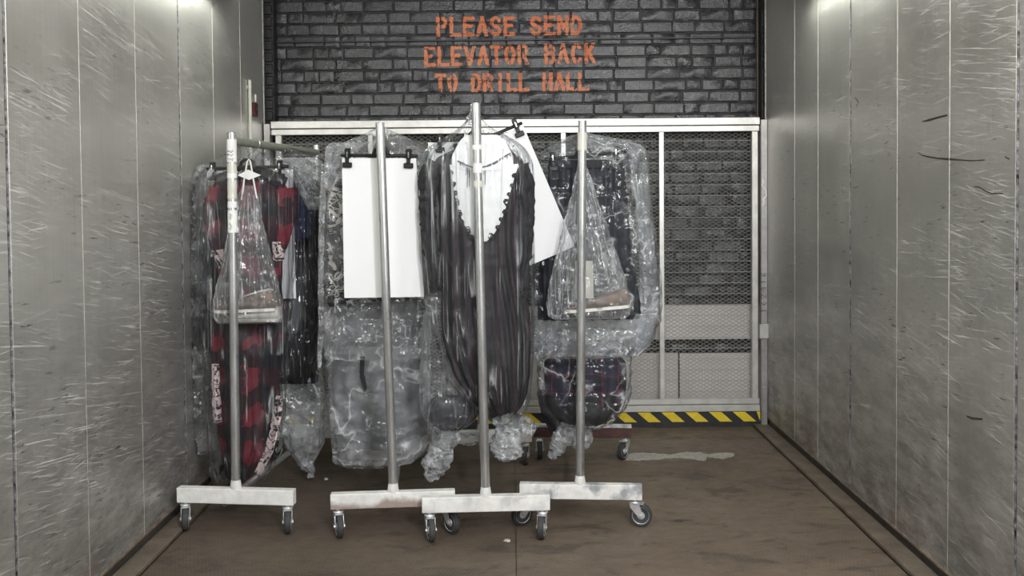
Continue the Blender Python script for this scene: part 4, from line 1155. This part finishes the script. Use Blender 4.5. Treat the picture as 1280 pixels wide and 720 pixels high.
# ------------------------------------------------------------------ second rack: upright card
Y2 = Yof('b', 0.13)
hanger('black clip hanger holding the upright white card', (426, 194), (522, 195), Y2, (434.5, 511), rail_pt('b', 0.13), 476)
card('upright white card clipped to the hanger behind the rust-stained rack', (427.5, 197.5), (520, 198), (530, 371), (430.5, 372.5), Y2 + 0.003)
YK = Y2 + 0.20
r = empty('printed_dress', tuple(at(440, 383, YK)), 0, 'black dress with a bold white print, half hidden behind the upright white card', 'dress')
v, f, uv = skin([(196, 436, 500, .5), (206, 416, 520, .8), (225, 410, 528, 1), (290, 411, 528, 1), (340, 412, 528, 1), (376, 413, 528, .9)], YK, 0.055, 80, 80, 61, folds=(0.010, 6)); obj('body', (v, f), M['skull'], r, sharp=None, uv=uv)
v, f, uv = limb([(410, 376), (424, 378), (440, 377), (443, 377)], YK - 0.06, [6, 7, 6, 3], n=30, seed=63, crum=(0.008, 45)); o = obj('hem', (v, f), M['lace'], r, sharp=None, uv=uv); o['label'] = 'fuzzy black hem'
bag('clear bag over the printed dress, its open lower edge hanging below the white card', [('film', FILM['milky'], skin([(160, 470, 482, .2), (170, 448, 503, .45), (180, 424, 527, .75), (187, 409, 538, .95), (240, 405, 541, 1), (340, 404, 542, 1), (400, 404, 540, 1), (443, 404, 538, 1), (446, 405, 537, 1)], YK, 0.115, 96, 130, 65, crease=(0.010, 7, 1.0), crum=(0.014, 13), caps=(False, False))),
    ('fold', FILM['foil'], skin([(178, 414, 462, .4), (184, 408, 452, .8), (196, 406, 432, 1), (222, 405, 420, .7), (236, 405, 413, .4)], YK - 0.08, 0.03, 50, 50, 68, crease=(0.006, 4, 1.5), crum=(0.012, 20), caps=(False, False))),
    ('rolled_edge', FILM['foil'], limb([(405, 215), (403, 260), (401, 330), (402, 400), (399, 462)], YK - 0.05, [3, 3.5, 3, 3.5, 2], n=60, seed=69, crum=(0.003, 30)))])
tag(skin_obj('grey_skirt', M['greycloth'], None, [(374, 412, 534, .7), (390, 411, 536, 1), (430, 412, 536, 1), (500, 418, 536, 1), (552, 424, 534, 1), (562, 428, 530, .8)], YK + 0.20, 0.03, seed=66, folds=(0.010, 4), nu=80, nv=60), 'long grey skirt in cloudy film below the upright white card', 'skirt')
YM = YK + 0.20
bag('cloudy long bag ending just above the floor below the upright white card', [('film', FILM['grey'], skin([(430, 408, 536, 1), (450, 408, 538, 1), (490, 411, 540, 1), (535, 414, 542, 1), (560, 416, 540, .9), (577, 418, 520, .7), (583, 432, 492, .5)], YM, 0.10, 96, 100, 67, crease=(0.012, 6, 1.0), crum=(0.014, 12), caps=(False, False)))])
q = [at(a, b, YM - 0.125) for a, b in ((450, 446), (456, 445), (455, 468), (459, 485), (456, 490), (450, 472))]
o = obj('dark_slit', ([tuple(p) for p in q] + [(p.x, p.y + 0.003, p.z) for p in q], [(0, 1, 2, 3, 4, 5), (11, 10, 9, 8, 7, 6)] + [(k, k + 6, (k + 1) % 6 + 6, (k + 1) % 6) for k in range(6)]), M['black_cloth'], None, smooth=False)  # flat black strip added for the dark inside the bag's slit
tag(o, 'narrow dark strip for the shade in the slit of the cloudy long bag', 'dark_slit')

# ------------------------------------------------------------------ third rack: the black dress
Y3 = Yof('c', 0.14)
YH = Y3 + 0.25
hanger('black clip hanger level behind the neck of the black dress', (539, 176), (648, 173), YH, (550, 635), rail_pt('c', 0.39), 594)
card('white card hidden behind the black dress, one corner out by the left shoulder', (535, 178), (640, 176), (646, 346), (541, 348), YH + 0.004)
YT = Y3 + 0.17
hanger('black clip hanger tilted steeply up by the neck of the black dress', (560, 193), (653, 153.5), YT, (572, 645), rail_pt('c', 0.31), 596)
card('tilted white card sticking out right of the black dress', (560, 196), (654, 157), (718.5, 308), (624, 348), YT + 0.004)
YB3 = Y3 + 0.02
r = empty('black_dress', tuple(at(625, 524, YB3)), 0, 'long dark plum and black striped dress with white bib in the middle', 'dress')
v, f, uv = skin([(180, 582, 620, .5), (188, 566, 634, .7), (197, 545, 652, .9), (220, 543, 658, 1), (260, 547, 657, 1), (340, 552, 658, 1), (400, 551, 663, 1), (440, 557, 664, 1), (470, 567, 663, 1), (495, 584, 659, .9), (512, 600, 650, .8), (522, 614, 640, .5)], YB3, 0.062, 110, 120, 71, folds=(0.007, 9), crum=(0.004, 9))
obj('body', (v, f), M['plum'], r, sharp=None, uv=uv)
for pts, rad, sd in (([(546, 203), (536, 222), (534, 262), (539, 310), (546, 352)], [12, 12, 11, 10, 8], 73), ([(650, 206), (656, 228), (657, 270), (655, 320), (653, 362)], [11, 11, 10, 10, 8], 75)):
    v, f, uv = limb(pts, YB3 - 0.035, rad, n=50, seed=sd, folds=(0.004, 5), crum=(0.009, 24)); o = obj('sleeve', (v, f), M['black_cloth'], r, sharp=None, uv=uv)
    e = pts[-1]
    m = MB()
    for k in range(16):
        a = 2 * math.pi * k / 16; c = at(e[0] + 8 * math.cos(a), e[1] + 5 + random.uniform(-3, 5), YB3 - 0.035 + 0.025 * math.sin(a))
        m.sweep([c + Vector((0.010 * math.cos(b), 0, 0.014 * math.sin(b))) for b in (0, 1.05, 2.1, 3.14, 4.2, 5.2, 6.28)], 0.0032, 5)
    obj('lace_cuff', m.out(), M['lace'], r)
def front_patch(rows, Y, depth, nu=28, nv=40, seed=0, wob=0.002):
    z, xl, xr, kk = rows_world(rows, Y, nv); v, f = [], []
    for back in (0, 1):
        for j in range(nv):
            for i in range(nu):
                s = i / (nu - 1) * 2 - 1; x = (xl[j] + xr[j]) / 2 + (xr[j] - xl[j]) / 2 * s
                y = Y - depth - 0.010 * (1 - s * s) * kk[j] + wob * float(vnoise(x * 30, z[j] * 6, 0, seed))
                v.append((x, y + back * 0.004, z[j]))
    m = nu * nv
    for j in range(nv - 1):
        for i in range(nu - 1):
            a = j * nu + i; f.append((a, a + nu, a + nu + 1, a + 1)); f.append((m + a, m + a + 1, m + a + nu + 1, m + a + nu))
    rim = list(range(nu)) + [nu * j + nu - 1 for j in range(1, nv)] + [nu * (nv - 1) + i for i in range(nu - 2, -1, -1)] + [nu * j for j in range(nv - 2, 0, -1)]
    for k in range(len(rim)): f.append((rim[k], rim[(k + 1) % len(rim)], m + rim[(k + 1) % len(rim)], m + rim[k]))
    return v, f
o = obj('bib', front_patch([(206, 563, 648), (230, 567, 641), (255, 572, 634), (278, 580, 626), (292, 588, 618), (301, 597, 609)], YB3, 0.074, seed=77), M['white_cloth'], r, sharp=40); o['label'] = 'white rounded bib'
o = obj('collar', front_patch([(170, 583, 622), (178, 575, 632), (196, 566, 641), (208, 566, 642), (214, 580, 630)], YB3, 0.082, seed=78), M['white_cloth'], r, sharp=40); o['label'] = 'white wide collar'
m = MB()
fp = [(572, 200), (578, 204), (585, 207.5), (592, 210), (600, 210), (609, 207.5), (618, 203.5), (628, 197.5), (638, 191)]
m.sweep([at(x + random.uniform(-.5, .5), y + random.uniform(-.8, .8), YB3 - 0.090) for x, y in fp], [0.001, 0.002, 0.003, 0.003, 0.004, 0.006, 0.006, 0.005, 0.002], 6, flat=0.4)  # band of shade under the collar edge, modelled as a grey strip
for k in range(46):
    u = k / 45 * 7.99; i = int(u); x = fp[i][0] + (fp[i + 1][0] - fp[i][0]) * (u - i); y = fp[i][1] + (fp[i + 1][1] - fp[i][1]) * (u - i)
    L = random.uniform(2, 5) if not (581 < x < 588 or 592 < x < 594 or 604 < x < 608) else random.uniform(8, 30)
    m.sweep([at(x, y, YB3 - 0.089), at(x + random.uniform(-1, 1), y + L, YB3 - 0.0885)], 0.0013, 4)
o = obj('fringe_shade', m.out(), M['fringe_shade'], r); o['label'] = 'short dark fringing and a painted shade band under the collar'
m = MB()
edge = [(565, 215), (567, 230), (569, 242), (571, 254), (574, 266), (578, 277), (583, 288), (590, 297), (643, 220), (640, 232), (637, 243), (634, 254), (631, 264), (627, 275), (622, 285), (615, 294)]
for x, y in edge:
    big = 1.6 if (x, y) in ((574, 254), (583, 288), (640, 220), (634, 254), (615, 294), (571, 254)) else 1.0
    c = at(x, y, YB3 - 0.078)
    for a in range(3):
        oc = c + Vector((random.uniform(-.006, .006) * big, 0, random.uniform(-.006, .006) * big))
        m.sweep([oc + Vector((0.008 * big * math.cos(b), 0, 0.008 * big * math.sin(b))) for b in (0, 1.05, 2.1, 3.14, 4.2, 5.2, 6.28)], 0.0030, 5)
obj('lace_edge', m.out(), M['lace'], r)
BR3 = [(136, 589, 597, .2), (150, 585, 602, .3), (162, 572, 618, .5), (174, 552, 642, .75), (186, 532, 658, .95), (205, 524, 667, 1), (300, 523, 668, 1), (370, 530, 668, 1), (430, 548, 668, 1), (475, 560, 667, 1), (505, 586, 664, .8), (520, 606, 656, .55), (530, 618, 648, .4)]
bag('tight clear bag over the dark striped dress, tied off in a white crumpled knot', [
    ('film', FILM['drape'], skin(BR3, YB3 + 0.005, 0.112, 120, 150, 81, crease=(0.014, 9, 0.35), crum=(0.001, 12), caps=(False, False))),
    ('neck_wrap', FILM['milky'], limb([(594, 130), (592, 142), (590, 156)], YB3 - 0.03, [4, 6, 9], n=24, seed=82, crum=(0.008, 40))),
    ('knot', FILM['knot'], limb([(628, 518), (632, 530), (636, 542)], YB3 - 0.02, [14, 13, 17], n=26, seed=83, crum=(0.016, 28))),
    ('tail', FILM['knot'], limb([(634, 536), (634, 552), (632, 566), (630, 576)], YB3 - 0.03, [15, 20, 18, 8], n=34, seed=84, crum=(0.020, 30))),
    ('tail', FILM['milky'], limb([(642, 528), (656, 534), (668, 540)], YB3 - 0.01, [9, 13, 6], n=28, seed=85, crum=(0.018, 30)))])
# the bag left of it, knotted low
YN = Y3 + 0.12
tag(skin_obj('dark_bundle', M['navy_cloth'], None, [(494, 546, 600, .3), (501, 534, 603, .7), (513, 532, 601, 1), (527, 538, 590, .7), (538, 550, 574, .4)], YN, 0.03, seed=90, folds=(0.012, 7), nu=80, nv=40, crum=(0.010, 22)), 'dark bundle of cloth at the bottom of the low knotted bag', 'cloth')
bag('low clear bag left of the striped dress, tied in a hanging crumpled tail', [
    ('film', FILM['small'], skin([(350, 534, 560, .6), (380, 530, 580, .9), (430, 527, 600, 1), (480, 524, 606, 1), (510, 525, 604, 1), (528, 532, 594, .8), (540, 541, 572, .5), (548, 546, 563, .35)], YN, 0.085, 90, 110, 91, crease=(0.014, 7, 0.8), crum=(0.009, 16), caps=(False, False))),
    ('knot', FILM['knot'], limb([(556, 538), (556, 548), (552, 558)], YN - 0.02, [11, 15, 14], n=24, seed=92, crum=(0.014, 30))),
    ('tail', FILM['knot'], limb([(554, 554), (548, 570), (542, 586), (536, 602)], YN - 0.02, [13, 17, 15, 4], n=40, seed=93, crum=(0.016, 30))),
    ('tail', FILM['clear'], limb([(566, 546), (582, 550), (598, 548)], YN, [6, 8, 4], n=24, seed=94, crum=(0.012, 30)))])
YP = YN + 0.08
bag('small clear bag with a pinkish shoe behind the left cuff of the striped dress', [('film', FILM['small'], skin([(300, 528, 536, .3), (330, 522, 556, .7), (352, 514, 562, .9), (358, 512, 564, .9), (374, 524, 560, .7), (378, 534, 554, .4)], YP, 0.05, 60, 60, 96, crease=(0.008, 5, 1), crum=(0.010, 20), caps=(False, True)))], group='small clear shoe bags', name='shoe_bag')
shoe('pinkish shoe in the small bag behind the left cuff', (562, 376), (522, 372), YP - 0.01, M['pink_suede'], 0.07, opening=False)

# ------------------------------------------------------------------ fourth rack: black skirt and shoe bag
Y4 = Yof('d', 0.20)
hanger('black clip hanger holding the black skirt on the rack nearest the right wall', (681, 199.5), (783, 189.5), Y4, (691, 769.5), rail_pt('d', 0.20), 729)
YQ = Y4 + 0.02
r = empty('black_skirt', tuple(at(735, 398, YQ)), 0, 'pleated black skirt clipped by its waist on the rack nearest the right wall', 'skirt')
v, f, uv = skin([(203, 686, 778, .5), (212, 684, 781, .7), (260, 682, 787, 1), (330, 676, 794, 1), (380, 672, 799, 1), (396, 671, 800, 1), (399, 672, 799, .9)], YQ, 0.045, 110, 90, 101, folds=(0.014, 8), crum=(0.004, 8)); obj('cloth', (v, f), M['navy_cloth'], r, sharp=None, uv=uv)
v, f, uv = skin([(200, 686, 778, 1), (206, 685, 779, 1), (211, 684, 780, 1)], YQ, 0.034, 60, 8, 102); obj('waistband', (v, f), M['black_cloth'], r, sharp=None, uv=uv)
v, f, uv = limb([(779, 200), (790, 208), (796, 216)], YQ + 0.03, [9, 10, 5], n=18, seed=103); obj('loop', (v, f), M['greycloth'], r, sharp=None, uv=uv)
BR4 = [(164, 723, 733, .2), (172, 712, 748, .4), (178, 694, 784, .6), (184, 682, 806, .8), (196, 672, 811, 1), (240, 668, 812, 1), (300, 666, 820, 1), (360, 664, 826, 1), (400, 663, 826, 1), (425, 664, 816, 1), (442, 668, 798, .9), (449, 672, 790, .8)]
bag('wide cloudy bag over the black skirt, flaring out at its right', [('film', FILM['clear'], skin(BR4, YQ + 0.02, 0.10, 120, 150, 105, crease=(0.014, 8, 1.0), crum=(0.012, 14), caps=(False, False))),
    ('fold', FILM['milky'], skin([(168, 716, 742, .4), (176, 696, 790, .7), (186, 684, 806, 1), (197, 690, 800, .8), (203, 700, 790, .5)], YQ + 0.03, 0.055, 90, 40, 104, crease=(0.008, 6, 1.2), crum=(0.012, 18), caps=(False, False))),
    ('fold', FILM['grey'], skin([(180, 772, 800, .4), (188, 782, 808, .8), (250, 792, 811, 1), (320, 798, 819, 1), (390, 800, 825, 1), (430, 786, 814, .9), (444, 776, 800, .7)], YQ + 0.02, 0.05, 60, 110, 106, crease=(0.008, 4, 1.2), crum=(0.012, 16), caps=(False, False))),
    ('fold', FILM['grey'], skin([(392, 668, 812, .8), (404, 666, 820, 1), (430, 668, 806, 1), (446, 674, 786, .9)], YQ + 0.03, 0.07, 100, 40, 108, crease=(0.008, 6, 1.2), crum=(0.016, 16), caps=(False, False)))])
YU = Y4 - 0.145
r = bag('small clear bag of shoes hung before the black skirt', [('film', FILM['small'], skin([(206, 722, 732, .25), (222, 718, 740, .45), (250, 712, 748, .6), (300, 700, 764, .8), (350, 686, 782, 1), (380, 682, 788, 1), (394, 684, 786, .8), (399, 692, 780, .5)], YU, 0.062, 96, 120, 107, crease=(0.014, 8, 0.8), crum=(0.009, 18), caps=(False, True)))], group='small clear shoe bags', name='shoe_bag')
shoe('taupe brown shoe lying along the bottom of the bag before the black skirt', (786, 384), (708, 391), YU - 0.006, M['taupe'], 0.095, opening=False)
q = [at(a, b, YU + 0.03) for a, b in ((719, 326), (741, 326), (742, 373), (719, 373))]
v = [tuple(p) for p in q] + [(p.x, p.y + 0.006, p.z) for p in q]
tag(obj('cream_highlight', (v, [(0, 3, 2, 1), (4, 5, 6, 7), (0, 1, 5, 4), (1, 2, 6, 5), (2, 3, 7, 6), (3, 0, 4, 7)]), M['cream'], None, smooth=False), 'cream slip added for pale highlights in the shoe bag before the black skirt', 'highlight')  # pale slip added to stand in for vertical highlights on the film
YV = Y4 + 0.10
r = empty('plaid_skirt', tuple(at(728, 532, YV)), 0, 'rounded navy plaid skirt with thin red lines hanging lowest by the right rack', 'skirt')
v, f, uv = skin([(446, 686, 776, .5), (453, 681, 782, .9), (480, 681, 783, 1), (505, 684, 781, 1)], YV, 0.075, 90, 50, 111, folds=(0.010, 6)); obj('cloth', (v, f), M['plaid_navy'], r, sharp=None, uv=uv)
v, f, uv = skin([(492, 682, 782, .98), (503, 684, 782, 1), (515, 690, 776, .95), (525, 702, 764, .75), (531, 714, 750, .5)], YV, 0.078, 90, 40, 112, folds=(0.008, 6)); o = obj('border', (v, f), M['black_cloth'], r, sharp=None, uv=uv); o['label'] = 'black lower border'
tag(skin_obj('black_scarf', M['black_cloth'], None, [(488, 674, 688, .6), (500, 673, 694, 1), (520, 678, 706, 1), (536, 686, 706, .8), (541, 690, 700, .5)], YV + 0.06, 0.03, seed=114, folds=(0.006, 3), nu=40, nv=30), 'black scarf end hanging behind the navy plaid skirt', 'scarf')
bag('clear bag round the navy plaid skirt, knotted underneath', [
    ('film', FILM['clear'], skin([(430, 672, 792, .8), (446, 672, 790, 1), (490, 670, 788, 1), (512, 676, 784, 1), (528, 690, 766, .8), (537, 700, 748, .5), (542, 706, 736, .35)], YV + 0.005, 0.108, 110, 90, 117, crease=(0.010, 7, 1.0), crum=(0.010, 18), caps=(False, False))),
    ('knot', FILM['knot'], limb([(722, 530), (722, 540), (726, 552), (728, 562)], YV - 0.03, [12, 16, 15, 6], n=28, seed=118, crum=(0.015, 30))),
    ('tail', FILM['knot'], limb([(712, 532), (704, 546), (697, 560), (687, 572)], YV - 0.04, [9, 14, 10, 3], n=36, seed=119, crum=(0.015, 32)))])

# ------------------------------------------------------------------ litter on the floor
p = fl(282, 634)
def scrap(label, px, py, size, mat, h=0.004, seed=1, cat='scrap'):
    c = fl(px, py); rr = random.Random(seed); n = 9; v, f = [], []
    for z_ in (0.0008, h):
        for k in range(n):
            a = 2 * math.pi * k / n; s = size * rr.uniform(0.55, 1.15)
            v.append((c.x + s * math.cos(a), c.y + s * 1.5 * math.sin(a), z_ + (rr.uniform(0, h * 0.6) if z_ > 0.002 else 0)))
    f = [tuple(range(n - 1, -1, -1)), tuple(range(n, 2 * n))] + [(k, (k + 1) % n, n + (k + 1) % n, n + k) for k in range(n)]
    return tag(obj('scrap', (v, f), mat, None, smooth=False), label, cat, 'scraps on the elevator floor')
scrap('crumpled scrap of clear film on the floor by the leftmost rack', 281, 632, 0.022, FILM['knot'], 0.03, 3)
scrap('tiny white paper scrap on the dark floor between the first two racks', 408, 599, 0.014, M['label'], 0.003, 4)
scrap('small pale scrap on the floor in front of the nearest rack', 634, 676, 0.016, M['sole'], 0.003, 5)
